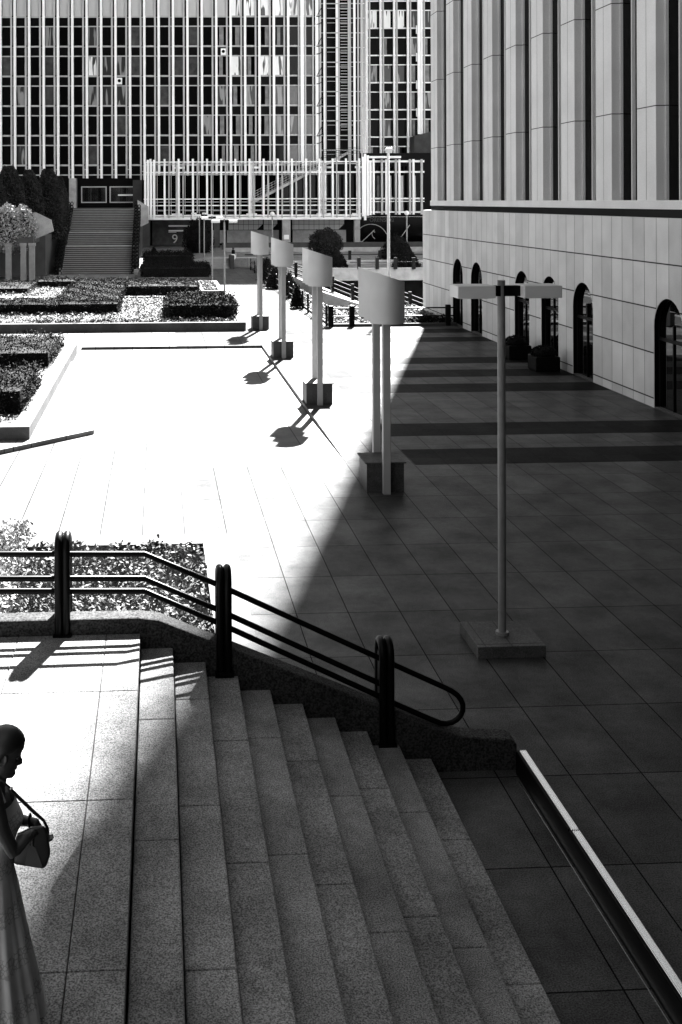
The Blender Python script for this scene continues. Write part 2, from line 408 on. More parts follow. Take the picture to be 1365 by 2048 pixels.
def hoop_post(px, top_, base, wpx):
    po = None
    X, zt = rp(px, top_); zb = rp(px, base)[1]
    m_ = MB(); r = .043
    for k in (-1, 1):
        xx = X + k * r * .96
        pts = []
        ya, yb = YR - .13, YR + .13; rad = .13
        pts.append((xx, ya, zb)); pts.append((xx, ya, zt - rad))
        for a in range(1, 8):
            t = math.pi * a / 8; pts.append((xx, YR - rad * math.cos(t), zt - rad + rad * math.sin(t)))
        pts.append((xx, yb, zt - rad)); pts.append((xx, yb, zb))
        m_.tube(pts, r, 12)
        m_.box(xx - .02, xx + .02, ya, yb, zb, zt - rad)
    o = m_.build('post', BLACK, hr)
    MB().box(X - .1, X + .1, YR - .19, YR + .19, zb - .03, zb + .02).build('base_plate', BLACK, o)
hoop_post(127, 1070, 1262, 30); hoop_post(447, 1137, 1335, 27); hoop_post(769, 1280, 1478, 37); hoop_post(-240, 1063, 1262, 30)

# ribbed metal capped low wall, lower right
dw = thing('metal_capped_kerb', 'narrow low kerb with a bright ribbed metal cap beyond the foot of the stairs', 'kerb', (3.9, 9, 0))
MB().box(3.86, 3.965, -3, 11.58, -.02, .235).build('kerb_wall', MAT['black painted steel'], dw)
for a, b in ((-3, 10.07 - 3.1), (10.07 - 3.09, 10.06), (10.08, 11.56)):
    m_ = MB(); m_.box(3.858, 3.884, a, b, .236, .252, 1); m_.box(3.886, 3.967, a, b, .236, .252)
    for k in range(6): m_.box(3.862 + k * .018, 3.871 + k * .018, a + .002, b - .002, .252, .262, 1 if k < 2 else 0)
    m_.build('ribbed_cap', [METAL, BLACK], dw)
m_ = MB().box(3.83, 3.838, -3, 11.4, .0, .006); m_.build('edge_strip', METAL, dw)

# ================================================================== T LAMPS
def t_lamp(name, label, loc, xl=-.41, xr=.52, base=True, h=5.1, group=None):
    t = thing(name, label, 'street lamp', loc, 0, group)
    z0 = .0
    if base:
        m_ = MB().box(-.47, .47, -.42, .47, 0, .165); m_.build('base_slab', CURB, t, False, bevel=.008)
        m_ = MB()
        for k in (-.36, .0): m_.box(k, k + .012, -.419, .469, .165, .167)
        for k in (-.34,): m_.box(-.469, .469, k, k + .012, .1655, .1675)
        m_.build('slab_joint', JOINT, t, False); z0 = .165
    MB().tube([(0, 0, z0), (0, 0, h)], .055, 16).build('pole', STEELP, t, False)
    m_ = MB()
    m_.tube([(0, 0, z0), (0, 0, z0 + .04)], .09, 16); m_.tube([(0, 0, z0 + .32), (0, 0, z0 + .345)], .061, 16); m_.build('collar', STEELP, t, False)
    MB().box(xl, xr, -.05, .08, h - .22, h - .075).build('arm', BLACK, t, False)
    for xc in (xl, xr):
        b = MB().box(xc - .265, xc + .265, -.225, .225, h - .235, h - .065).build('lamp_box', LAMPW, t, False, bevel=.01)
        MB().box(xc - .2, xc + .2, -.16, .16, h - .243, h - .2345).build('diffuser', BLIND, b, False)
    return t
p = G(1005, 1268, .165)
t_lamp('t_street_lamp', 'tall thin lamp post with two flat box heads on a square slab in the shade', (p.x, p.y, 0))
GT = 'two armed lamp posts beside the distant path'
lab = ['thin two-box lamp post nearest on the far path beside the hedge garden', 'second nearest of the four thin distant path lamp posts', 'third nearest of the four thin distant path lamp posts', 'farthest of the four thin distant path lamp posts']
for i, (px, wd) in enumerate(((449.5, 67.8), (425, 82), (409, 96), (399.5, 110))):
    q = P(px, CY + H / wd * FP, wd)
    z = .9 if wd > 102 else 0
    t_lamp('t_street_lamp', lab[i], (q.x, q.y, z), -.55, .55, False, 5.1 - z, GT)

# ================================================================== TWIN POLE LAMPS
def twin_lamp():
    t = thing('twin_pole_lamp', 'x', 'street lamp')
    pl = MB().box(-.40, .40, -.42, .42, 0, .62).build('plinth', DPL, t, False)
    MB().box(-.44, .44, -.46, .46, .62, .65).build('plinth_cap', CURB, pl, False)
    for y in (-.53, .53):
        MB().box(-.08, .08, y - .07, y + .07, 0 if y < 0 else 0, 3.7).build('pole', POLEM, t, False, bevel=.01)
    zt = lambda x, y: 4.62 - .33 * x
    for k, yc in enumerate((-.66, 0, .66)):
        hw, hd = .37, .27
        poly = []
        n = 14
        for i in range(n): a = -1 + 2 * i / n; poly.append((a * hw, yc - hd * (1 - a * a)))
        for i in range(n): a = 1 - 2 * i / n; poly.append((a * hw, yc + hd * (1 - a * a)))
        o = MB(); nn = len(poly)
        v = [(x, y, 3.63) for x, y in poly] + [(x, y, zt(x, y)) for x, y in poly]
        for q0 in (0, n):     # the two curved sheets meet in sharp edges
            vv = []
            for i in range(n + 1): a_ = v[(q0 + i) % nn]; b__ = v[nn + (q0 + i) % nn]; vv += [a_, b__]
            o.add(vv, [(2 * i, 2 * i + 2, 2 * i + 3, 2 * i + 1) for i in range(n)], 0, True)
        h_ = o.build('lamp_shade', LAMPW, t, False)
        o = MB(); sc = [(x * .995, yc + (y - yc) * .99) for x, y in poly]
        o.add([(x, y, zt(x, y) - .012) for x, y in sc] + [(x, y, 3.64) for x, y in sc], [tuple(range(nn)), tuple(range(2 * nn - 1, nn - 1, -1))])
        o.build('lamp_cover', BLACK, h_, False)
    m_ = MB().box(-.05, .05, -.66, .66, 3.62, 3.7); m_.build('bracket', BLACK, t, False)
    return t
DPL = granite('plinth granite', .06, None, speck=.3)
GL = 'lamps with curved triple shades on two poles'
L4 = ['large twin-pole lamp with curved shades at the shadow edge, nearest of its row', 'second nearest twin-pole lamp with curved shades, its shadow across the groove', 'third nearest twin-pole lamp with curved shades, in full sun', 'farthest and smallest twin-pole lamp with curved shades']
tl = twin_lamp()
for i, (px, wd) in enumerate(((771.5, 23.1), (639.5, 33.1), (567.5, 43.0), (522, 52.4))):
    q = P(px, CY + H / wd * FP, wd)
    o = tl if i == 0 else copy_tree(tl)
    o.location = (q.x, q.y + .42, 0)
    tag(o, L4[i], 'street lamp', GL)

# ================================================================== STONE BUILDING ON THE RIGHT
XW = 14.8; YE = 60.0; YU = 58.3
def xr_Y(px): return FP * XW * (1 + (s_ / c_) ** 2) / (px - 316) - XW * s_ / c_
bl = thing('stone_building', 'tall pale stone building with vertical piers above a row of arched doors', 'building', (XW, 30, 0))
arch_c = [52.96, 49.8, 43.5, 40.35, 37.15, 30.8, 27.6, 21.3, 18.1]
AR = .9; AT = 3.33
# plinth wall with arched openings, as a strip of wall pieces between and above the arches
ZC = 5.68
m_ = MB()
ysr = [YE]
segs = []
cur = YE
for yc in sorted(arch_c, reverse=True):
    segs.append((yc + AR, cur)); cur = yc - AR
segs.append((-40, cur))
nw = MB()    # unseen near bays, made black to cut light bounced onto the paving
for a, b in segs:
    if b < 29.9: nw.box(XW, XW + .5, a, b, -.02, ZC)
    elif a < 28: nw.box(XW, XW + .5, a, 29.2, -.02, ZC); m_.box(XW, XW + .5, 29.2, b, -.02, ZC)
    else: m_.box(XW, XW + .5, a, b, -.02, ZC)
nw.build('unseen_dark_bays', GLASSB, bl)
for yc in arch_c:      # wall above each arch, with the reveal
    n = 16; pr = [(yc - AR * math.cos(math.pi * i / n), AT - AR + AR * math.sin(math.pi * i / n)) for i in range(n + 1)]
    for i in range(n):
        (ya, za), (yb, zb_) = pr[i], pr[i + 1]
        v = [(XW, ya, za), (XW, yb, zb_), (XW, yb, ZC), (XW, ya, ZC), (XW + .5, ya, za), (XW + .5, yb, zb_)]
        m_.add(v, [(3, 2, 1, 0), (0, 1, 5, 4)])
m_.box(XW + .5, XW + 12, YE - .4, YE, -.02, ZC)
m_.box(XW, XW + .6, -40, YE, ZC, ZC + .001)
m_.build('wall', STONE, bl)
m_ = MB()     # grid of dark joints, cut where doors are
def in_arch(y, z):
    for yc in arch_c:
        if abs(y - yc) < AR + .01 and z < AT - AR: return True
        if (y - yc) ** 2 + (z - (AT - AR)) ** 2 < (AR + .01) ** 2: return True
    return False
y = 31.53 - .7925 * 60
while y < YE - .1:
    z = 0; runs = []; cur = None
    zz = np.arange(0, ZC, .06)
    for z in zz:
        if not in_arch(y, z):
            if cur is None: cur = z
        elif cur is not None: runs.append((cur, z)); cur = None
    if cur is not None: runs.append((cur, ZC - .003))
    for a, b in runs:
        m_.add([(XW - .003, y - .008, a), (XW - .003, y + .008, a), (XW - .003, y + .008, b), (XW - .003, y - .008, b)], [(3, 2, 1, 0)])
    y += .7925
for z in (4.33, 2.98, 1.63, .28):
    cur = None
    for y in np.arange(-20, YE, .06):
        ok = not in_arch(y, z)
        if ok and cur is None: cur = y
        if (not ok or y > YE - .1) and cur is not None:
            m_.add([(XW - .004, cur, z - .02), (XW - .004, y, z - .02), (XW - .004, y, z + .02), (XW - .004, cur, z + .02)], [(3, 2, 1, 0)]); cur = None
m_.build('panel_joints', JOINT, bl)
m_ = MB(); m_.box(XW + .12, XW + 1.5, -40, YU + .3, ZC + .002, 5.93)
m_.build('recessed_band', SPAN, bl)
m_ = MB(); m_.box(XW + .02, XW + 1.8, -40, YU + .12, 5.93, 6.2)
m_.build('ledge', STONE2, bl, bevel=.01)
for yc in arch_c:
    n = 16; d = thing_part = None
    x = XW + .19
    poly = [(yc + AR, 0), (yc - AR, 0)] + [(yc - AR * math.cos(math.pi * i / n), AT - AR + AR * math.sin(math.pi * i / n)) for i in range(n + 1)]
    dd = MB().yz(poly[::-1], x, x + .05).build('arched_door', DOORG, bl)
    f_ = MB()
    f_.tube([(x - .02, a, b) for a, b in poly], .035, 6, closed=True)
    f_.box(x - .04, x, yc - .03, yc + .03, 0, AT - AR + .1)
    f_.box(x - .041, x, yc - AR, yc + AR, 2.02, 2.12)
    f_.build('door_frame', BLACK, dd)
    rv = MB()
    inn = [(yc + AR - .006, 0)] + [(yc + (AR - .006) * math.cos(math.pi * i / n), AT - AR + (AR - .006) * math.sin(math.pi * i / n)) for i in range(n + 1)] + [(yc - AR + .006, 0)]
    for (ya, za), (yb, zb_) in zip(inn[:-1], inn[1:]):
        rv.add([(XW + .015, ya, za), (XW + .2, ya, za), (XW + .2, yb, zb_), (XW + .015, yb, zb_)], [(0, 1, 2, 3)])
    rv.build('reveal', BLACK, dd)
    MB().box(XW + .02, x, yc - AR, yc + AR, -.01, .03).build('threshold', CURB, dd)
# upper piers
HT = 74
pitch = 3.17
m_ = MB().box(XW + .42, XW + 12, -40, YU - .02, 6.2, HT); m_.build('upper_core', GLASSB, bl)
k = 0
y = YU
while y > -6:
    ya, yb = y - 1.29, y      # pier light face from ya to yb
    pm = MB()
    pm.box(XW + .06, XW + .45, ya, yb, 6.2, HT)
    pm.box(XW + .34, XW + .46, ya - .07, yb + .1, 6.201, HT - .01)
    jm = MB()
    jm.add([(XW + .057, (ya + yb) / 2 - .009, 6.2), (XW + .057, (ya + yb) / 2 + .009, 6.2), (XW + .057, (ya + yb) / 2 + .009, HT), (XW + .057, (ya + yb) / 2 - .009, HT)], [(3, 2, 1, 0)])
    for j in range(19):
        z = 9.03 + 3.62 * j
        jm.box(XW + .055, XW + .44, ya - .003, yb + .003, z - .014, z + .014)
        jm.box(XW + .337, XW + .46, ya - .073, ya, z - .013, z + .013)
    po = pm.build('pier', STONE2 if y > 27.5 else DCONC, bl); jm.build('pier_joints', JOINT, po)  # unseen near piers made dark so they bounce less light
    mm = MB(); ym = ya - .14 - (pitch - 1.29 - .24) * .5
    mm.box(XW + .30, XW + .44, ym - .025, ym + .025, 6.2, HT); mm.build('window_mullion', STONE2, bl)
    y -= pitch
m_ = MB().box(XW + .06, XW + 12, YU - .02, YU + .05, 6.2, HT); m_.build('end_wall', STONE2, bl)
MB().box(-50, XW + 12, -60, -16, -.02, HT).build('rear_sky_blocker', DCONC, bl)  # added out of view behind the camera to block skylight
MB().box(-48, -34, -60, 45, -.02, HT).build('side_sky_blocker', DCONC, bl)  # added out of view on the left to deepen the shade
MB().box(2.2, XW + 1, -16, 17, 9.95, 10.5).build('overhead_sky_blocker', DCONC, bl)  # invented slab overhead, out of view, that dims the near right

for lb, yc in (('black planter tub with dark shrub between the two middle arched doors', 41.9), ('black planter tub with dark shrub on the near side of the fourth arched door', 38.9)):
    t = thing('planter_tub', lb, 'planter', (XW - .75, yc, 0), 0, 'black tubs beside the arched doors')
    MB().box(XW - 1.2, XW - .3, yc - .45, yc + .45, .01, .55).build('tub', BLACK, t, bevel=.03)
    mb = MB(); mb.ball((XW - .75, yc, .62), (.4, .4, .22), 12, 8, 1); v_ = rng.normal(size=(700, 3)); v_ /= np.linalg.norm(v_, axis=1)[:, None]
    mb.leaves(np.array([[XW - .75, yc, .62]]) + v_ * [.46, .46, .28], .05, 0); mb.build('shrub', [DARKL, DARKL], t)

# ================================================================== OFFICE TOWER (frontal to the camera axis)
WO = 130.0; SO = WO / FP
def axis_pt(wd): return Vector((wd * s_, wd * c_, 0))
def lu(px, wd=WO): return (px - CX) / FP * wd
def lz(py, wd=WO): return H - (py - CY) / FP * wd
ot = thing('office_tower', 'glass office tower with close pairs of white vertical mullions', 'office building', axis_pt(WO), -PSI)
FH = 59.5 * SO
floors = [lz(31.8 + 59.5 * k) for k in range(-4, 6)]     # top of each spandrel
xA, xB = lu(-420), lu(640)
ztop = lz(-260)
colx = [lu(2.7 + 28.75 * k) for k in range(-14, 23)]
# structure behind
MB().box(xA, xB, .5, 25, 5.5, ztop).build('tower_core', SPAN, ot, False)
# windows: individual panes for the visible grid
cnt = 0; rest = MB(); random.seed(3)
rest_c = MB(); 
for ci in range(13, len(colx) - 1):
    for fi in range(len(floors)):
        zt_ = floors[fi] - 20 * SO; zb_ = floors[fi] - 59.5 * SO
        if fi == 0: continue
        x0_, x1_ = colx[ci] + .15, colx[ci + 1] - .15 - .3
        py_mid = CY - ((zt_ + zb_) / 2 - H) / SO; px_mid = CX + (x0_ + x1_) / 2 / SO
        if py_mid < -40 or py_mid > 345: continue
        m = GLASSR
        if py_mid < 35: m = LGREY if px_mid < 460 else REFL
        elif px_mid > 440:
            m = GLASSG if random.random() < .45 else GLASSR
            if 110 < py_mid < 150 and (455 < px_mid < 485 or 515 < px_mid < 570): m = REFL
        elif random.random() < .25: m = GLASSG
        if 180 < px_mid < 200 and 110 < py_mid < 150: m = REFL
        elif m is GLASSR and random.random() < (.5 if px_mid > 440 else .12): m = GBANDS
        if cnt < 100 and 0 < px_mid and py_mid > 20 or m in (REFL, GBANDS):
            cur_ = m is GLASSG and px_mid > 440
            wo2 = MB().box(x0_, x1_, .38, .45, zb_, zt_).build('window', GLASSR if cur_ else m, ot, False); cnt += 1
            if cur_:
                wd_ = x1_ - x0_; a_ = random.uniform(.1, .5); e_ = a_ + random.uniform(.3, .5)
                MB().box(x0_ + wd_ * a_, x0_ + wd_ * min(e_, .98), .355, .378, zb_ + .05, zt_ - .05).build('curtain', CURT, wo2, False)
        else:
            rest.box(x0_, x1_, .38, .45, zb_, zt_, [GLASSR, LGREY, BLIND, GLASSG].index(m))
tag(rest.build('window', [GLASSR, LGREY, BLIND, GLASSG], ot, False), kind='stuff')
def colzb(px): return lz(356) if px < 285 else lz(360)
for ci, cx_ in enumerate(colx):
    px = CX + cx_ / SO
    zb_ = colzb(px)
    m_ = MB(); m_.box(cx_ - .14, cx_ + .14, -.25, .05, zb_, ztop)
    m_.box(cx_ - .45 - .10, cx_ - .45 + .10, -.02, .25, zb_ + .02, ztop, 1)
    m_.box(cx_ - .45, cx_, -.1, -.02, zb_ + 1, zb_ + 1.1, 1)
    for f in floors: m_.box(cx_ - .45 + .1, cx_ - .14, -.05, .02, f - .1, f + .1, 2)
    m_.build('mullion', [WHITE, WHITE2, SPAN], ot, False)
for f in floors:
    if f < lz(345): continue
    m_ = MB(); m_.box(xA, xB, .26, .34, f - .12, f + .08); m_.box(xA, xB, .26, .34, f - 20 * SO - .05, f - 20 * SO + .08)
    m_.build('transom', WHITE2, ot, False)
# air conditioning boxes in the wall
for px, py in ((240, 161), (448, 103)):
    m_ = MB().box(lu(px - 5), lu(px + 5), -.05, .37, lz(py + 7), lz(py - 6)); o = m_.build('air_conditioner', WHITE, ot, False)
    MB().tube([(lu(px), -.06, lz(py) - .0), (lu(px), -.04, lz(py))], .2, 14).build('fan_grille', SPAN, o, False)
# recessed stair core between wings
uL, uR = lu(640), lu(735)
MB().box(uL, uR, 6, 10, lz(322), lz(-345)).build('recess_wall', SPAN, ot, False)
MB().box(uL - .2, uL, .2, 6, lz(322), ztop).build('recess_side', WHITE2, ot, False)
for px, d, r_ in ((604, -.3, .12), (612, 0, .1), (634, -.3, .13), (642, -.1, .1), (651, .5, .11), (656, 2, .1), (679, 2, .13), (684, 2.5, .1), (702, 1.5, .1), (706, 1.8, .08), (713, 1.2, .13), (720, 1, .09), (727, .8, .1)):
    MB().box(lu(px) - r_, lu(px) + r_, d, d + .2, lz(322 if px > 660 else 325), ztop).build('pipe_post', WHITE if r_ > .1 else WHITE2, ot, False)
m_ = MB()
for k in range(-4, 12):
    yb_ = 31.8 + 29.75 * k
    if yb_ > 300: continue
    m_.box(lu(640), lu(735), 1.9, 2.0, lz(yb_) - .05, lz(yb_) + .06)
    m_.box(lu(660), lu(713), 2.4, 2.5, lz(yb_ + 8) - .03, lz(yb_ + 8) + .03)
m_.build('cross_rail', WHITE2, ot, False)
m_ = MB()
for k in range(-60, 262, 6): m_.box(lu(687), lu(702), 2.2, 2.3, lz(k) - .04, lz(k) + .03)
tag(m_.build('grille', WHITE2, ot, False))
for k in range(7):      # curved brackets of the corner rail
    zc = lz(50 + 59.5 * (k - 1))
    m_ = MB(); a0 = lu(634); b0 = lu(646)
    for dz in (0, .9): m_.tube([(a0, -.3, zc + dz), ((a0 + b0) / 2, -.35, zc + dz + .05), (b0, -.1, zc + dz + .35)], .05, 6)
    m_.tube([(a0, -.3, zc + .9), (b0, -.1, zc + 2.2)], .045, 6)
    m_.build('corner_bracket', BLACK, ot, False)
# right wing, farther back
WW = 142.0; SW = WW / FP; dW = WW - WO
def wu(px): return lu(px, WW)
def wz(py): return lz(py, WW)
MB().box(wu(735), wu(1100), dW + .5, dW + 14, wz(322), wz(-345)).build('wing_core', SPAN, ot, False)
wf = [wz(57 + 54.5 * k) for k in range(-4, 6)]
wc = [735 + 27.3 * k for k in range(0, 6)]
random.seed(5)
for i in range(len(wc)):
    for f in wf:
        zt_ = f - 18.5 * SW; zb_ = f - 53 * SW; pym = CY - ((zt_ + zb_) / 2 - H) / SW
        if -40 < pym < 320:
            m = GLASSG if random.random() < .45 else GLASSR
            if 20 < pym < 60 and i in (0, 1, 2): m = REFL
            elif m is GLASSR and random.random() < .5: m = GBANDS
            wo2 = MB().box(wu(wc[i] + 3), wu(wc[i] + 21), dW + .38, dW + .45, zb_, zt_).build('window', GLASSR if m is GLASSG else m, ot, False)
            if m is GLASSG:
                a_ = random.uniform(3, 10); MB().box(wu(wc[i] + a_), wu(wc[i] + a_ + random.uniform(5, 9)), dW + .355, dW + .378, zb_ + .05, zt_ - .05).build('curtain', CURT, wo2, False)
for i, px in enumerate(wc):
    m_ = MB(); m_.box(wu(px) - .14, wu(px) + .14, dW - .2, dW + .1, wz(312), wz(-345)); m_.box(wu(px + 5.6) - .1, wu(px + 5.6) + .1, dW - .05, dW + .2, wz(312), wz(-345), 1)
    m_.build('mullion', [WHITE, WHITE2], ot, False)
for f in wf:
    m_ = MB(); m_.box(wu(735), wu(900), dW + .25, dW + .33, f - .08, f + .1); m_.box(wu(735), wu(900), dW + .25, dW + .33, f - 18.5 * SW - .08, f - 18.5 * SW + .05); m_.build('transom', WHITE, ot, False)
m_ = MB().box(wu(828) - .17, wu(828) + .17, dW - 4, dW - 3.7, wz(273), wz(-345)); m_.build('bright_post', WHITE, ot, False)
MB().xz([(wu(817), wz(320)), (wu(875), wz(320)), (wu(875), wz(262)), (wu(817), wz(277))], dW - 4.5, dW - 1.5).build('plant_room', DCONC, ot, False)
for k in range(4):
    z0_ = wz(30 + 55 * k + 40); MB().box(wu(832), wu(840), dW - .5, dW - .4, z0_, z0_ + 1.1).build('white_panel', WHITE, ot, False)
# entrance wall at the head of the grand stairs
zT = 5.44
MB().box(lu(-300), lu(286), .6, 1.0, zT, lz(352)).build('entrance_wall', SPAN, ot, False)
for a, b in ((163, 212), (220, 282)):
    o = MB().box(lu(a), lu(b), .5, .58, lz(404), lz(373)).build('window', GLASSG, ot, False)
    f_ = MB(); 
    for (xa, xb, ya, yb) in ((a - 1, b + 1, 372, 374), (a - 1, b + 1, 403, 405), (a - 1, a + 1, 374, 403), (b - 1, b + 1, 374, 403)):
        f_.box(lu(xa), lu(xb), .42, .5, lz(yb), lz(ya))
    f_.build('frame', WHITE2, o, False)
MB().box(lu(236), lu(282), .3, .4, lz(391), lz(388)).build('sill_bar', BLIND, ot, False)
MB().box(lu(276), lu(281), .3, .4, lz(388), lz(374)).build('sill_bar', BLIND, ot, False)
MB().box(lu(140), lu(154), -.6, .5, zT, lz(356)).build('pier', CONC, ot, False)
MB().box(lu(268), lu(286), -1.5, .5, zT - .8, lz(360)).build('pier', DCONC, ot, False)
for a in (60, 95, 120): MB().box(lu(a), lu(a + 14), .5, .58, lz(404), lz(375)).build('window', GLASSG, ot, False)

# ================================================================== LATTICE GALLERY
WG = 124.0; SG = WG / FP
gu = lambda px: lu(px, WG); gz = lambda py: lz(py, WG)
ga = thing('lattice_gallery', 'white steel lattice gallery raised on concrete piers in front of the office tower', 'gallery', axis_pt(WG), -PSI)
MB().box(gu(288), gu(722), -.3, 6, gz(439.5), gz(434)).build('floor_slab', WHITE, ga, False)
MB().box(gu(288), gu(722), 1.5, 5.6, gz(433), gz(350)).build('gallery_interior', GLASSB, ga, False)
px = 302.0
posts = []
while px < 722:
    posts += [(px, 318, 437, 1.9, 0), (px + 8.5, 322, 436, 1.1, 1)]
    px += 28.2 if px < 600 else 26.5
for (px, ya, yb, hw, k) in posts:
    MB().box(gu(px) - hw * SG, gu(px) + hw * SG, -.55 + .2 * k, -.32 + .2 * k, gz(yb), gz(ya)).build('post', WHITE if k == 0 else WHITE2, ga, False)
for i, px in enumerate((292, 297.5, 303.5, 309.5)):
    MB().box(gu(px) - .12, gu(px) + .12, -.9, -.6, gz(437), gz(320 if i % 2 else 324)).build('post', WHITE, ga, False)
for py, hh, d in ((324, .08, -.1), (328, .05, -.12), (345, .1, -.1), (398, .07, -.1), (404, .04, 0), (411, .07, -.1), (420, .04, 0), (431, .1, -.1)):
    m_ = MB().box(gu(288), gu(722), d - .05, d + .08, gz(py) - hh / 1.2, gz(py) + hh / 1.2)
    m_.build('rail', WHITE if hh > .05 else WHITE2, ga, False)
# window frames behind the lattice
for k in range(15):
    a = 313 + 28.2 * k
    if a > 705: break
    m_ = MB()
    for (xa, xb, ya, yb) in ((a, a + 1.3, 348, 428), (a + 15, a + 16.3, 348, 428), (a, a + 16, 347, 348.6), (a, a + 16, 421, 422.4)):
        m_.box(gu(xa), gu(xb), 1.3, 1.45, gz(yb), gz(ya))
    m_.build('window_frame', WHITE2, ga, False)
for px in (354, 504, 645, 652, 716): # thick struts
    m_ = MB(); m_.tube([(gu(px), .4, gz(433)), (gu(px), .4, gz(322))], .13, 8); m_.box(gu(px) - .6, gu(px) + .6, .2, .6, gz(430), gz(427)); m_.box(gu(px) - .25, gu(px) + .9, .2, .6, gz(337), gz(333)); m_.build('strut', WHITE, ga, False)
# fire stair diagonally across
sm = MB()
a = Vector((gu(500), .9, gz(408))); b = Vector((gu(700), .9, gz(305)))
sm.bar(a, b, .12, .3)
b2 = Vector((gu(636), .9, gz(338)))
for k in range(1, 5): sm.bar(a + Vector((0, 0, .28 * k)), b2 + Vector((0, 0, .28 * k)), .04, .04)
n = 24
for k in range(n + 1): q = a.lerp(b2, k / n); sm.bar(q, q + Vector((0, 0, 1.15)), .03, .03)
sm.build('fire_stair', WHITE2, ga, False)
m_ = MB()
for k in range(5): m_.bar((gu(648), .6, gz(316 - k * 4)), (gu(722), .9, gz(306 - k * 3)), .04, .04)
for k in range(14): q = gu(650 + k * 5); m_.bar((q, .7, gz(322)), (q, .7, gz(300)), .03, .03)
m_.build('roof_railing', BLACK, ga, False)
# corner bundle and right wing of the lattice
for i, (px, ya, yb) in enumerate(((724, 315, 433), (729, 309, 441), (735, 312, 432), (741, 322, 431), (748, 318, 430))):
    MB().box(gu(px) - .12, gu(px) + .12, -1.2 + .3 * i, -.9 + .3 * i, gz(yb), gz(ya)).build('post', WHITE, ga, False)
MB().box(gu(745), gu(862), 6.5, 9, gz(431), gz(330)).build('gallery_interior', GLASSB, ga, False)
for k, px in enumerate((775, 784, 804, 811, 833, 840, 857)):
    MB().box(gu(px) - .12, gu(px) + .12, 3.8, 4.05, gz(431), gz(317)).build('post', WHITE if k % 2 else WHITE2, ga, False)
for py, hh in ((321, .12), (343, .1), (398, .09), (404, .05), (426, .09)):
    MB().box(gu(745), gu(864), 4.3, 4.45, gz(py) - hh, gz(py) + hh).build('rail', WHITE, ga, False)
for px in (752, 770, 795, 820, 846):
    MB().box(gu(px), gu(px + 6), 6.2, 6.4, gz(424), gz(350)).build('curtain_panel', LGREY if px != 770 else GLASSG, ga, False)
m_ = MB().box(gu(747), gu(812), 3, 4, gz(315), gz(311)); m_.build('roof_walkway', WHITE, ga, False)
MB().box(gu(636), gu(1100), 9.3, 9.6, gz(437), gz(300)).build('back_wall', SPAN, ga, False)
# ground level below it
zg = .9
MB().box(gu(286), gu(722), 5.8, 6.1, zg, gz(439.5)).build('shop_wall', SPAN, ga, False)
for a, b in ((455, 563), (592, 703), (425, 452)):
    MB().box(gu(a), gu(b), 5.0, 5.2, zg + .3, gz(463)).build('low_panel', CONC, ga, False)
m_ = MB()
for a, b, sl_ in ((458, 530, 1), (592, 700, -1), (532, 560, 1)):
    m_.xz([(gu(a), gz(462)), (gu(b - 12), gz(462)), (gu(b), gz(450)), (gu(b), gz(440)), (gu(a), gz(440))], 5.3, 5.5)
m_.build('fanlight', LGREY, ga, False)
m_ = MB()
for k in range(24): m_.box(gu(458 + k * 10.5), gu(458.6 + k * 10.5), 5.25, 5.29, gz(462), gz(440))
m_.box(gu(458), gu(700), 5.25, 5.28, gz(451.4), gz(450.6)); m_.build('glazing_bar', SPAN, ga, False)
for a, b in ((281, 300), (428, 440), (565, 581), (709, 720)):
    MB().box(gu(a), gu(b), -.2, .8, zg - 1.0 if a < 290 else zg, gz(439.5)).build('pier', CONC if a > 430 else DCONC, ga, False)
MB().box(gu(568), gu(578), -.3, -.22, gz(479), gz(470)).build('notice_board', BLIND, ga, False)
# dark shop under the left end with pale stripes and a number
MB().box(gu(300), gu(425), 4.8, 5.0, gz(494), gz(439.5)).build('shop_window', GLASSG, ga, False)
for a, b, ya, yb in ((334, 382, 452, 455), (334, 366, 462, 465), (334, 350, 466, 467)):
    MB().box(gu(a), gu(b), 4.6, 4.7, gz(yb), gz(ya)).build('shop_strip_light', BLIND, ga, False)
def text(s_txt, loc, size, m, parent, name, rot=(R(90), 0, 0)):
    cu = bpy.data.curves.new(name, 'FONT'); cu.body = s_txt; cu.size = size; cu.extrude = .02; cu.align_x = 'CENTER'
    cu.materials.append(m)
    tmp = bpy.data.objects.new(name, cu); C.objects.link(tmp)
    dg = bpy.context.evaluated_depsgraph_get(); me = bpy.data.meshes.new_from_object(tmp.evaluated_get(dg))
    bpy.data.objects.remove(tmp)
    o = bpy.data.objects.new(name, me); C.objects.link(o); o.parent = parent; o.location = loc; o.rotation_euler = rot
    return o
text('9', (gu(347), 4.55, gz(489)), 1.5, LGREY, ga, 'shop_number')
# black mural wall with white line drawing
MB().box(gu(722), gu(880), 5.0, 5.3, zg, gz(436)).build('mural_wall', GLASSB, ga, False)
ml = MB(); yy = 4.93
def mpt(zx, zy): return (gu(700 + zx / 6.825), yy, gz(400 + zy / 6.825))
LNM = mat('white mural paint', .35, rough=.7)
for a, b in (((140, 400), (210, 305)), ((140, 530), (270, 625)), ((240, 600), (425, 430)), ((400, 440), (428, 465)), ((745, 610), (925, 360))):
    ml.bar(mpt(*a), mpt(*b), .08, .08, up=(0, 1, 0))
arc = []
for i in range(25):
    t = math.pi * (1.0 - i / 24 * .86) ; arc.append(mpt(375 + 245 * math.cos(t), 600 - 250 * math.sin(t)))
ml.tube(arc, .045, 5)
ml.tube([mpt(385, 470), mpt(390, 510), mpt(405, 535), mpt(428, 553)], .045, 5)
ml.build('mural_line', LNM, ga, False)
SIGN = mat('dim sign letters', .04, rough=.6)
text('ORENSE', (gu(771.5), 4.9, gz(446)), .62, SIGN, ga, 'sign_lettering')
text('22', (gu(798), 4.9, gz(446)), .55, SIGN, ga, 'sign_lettering')

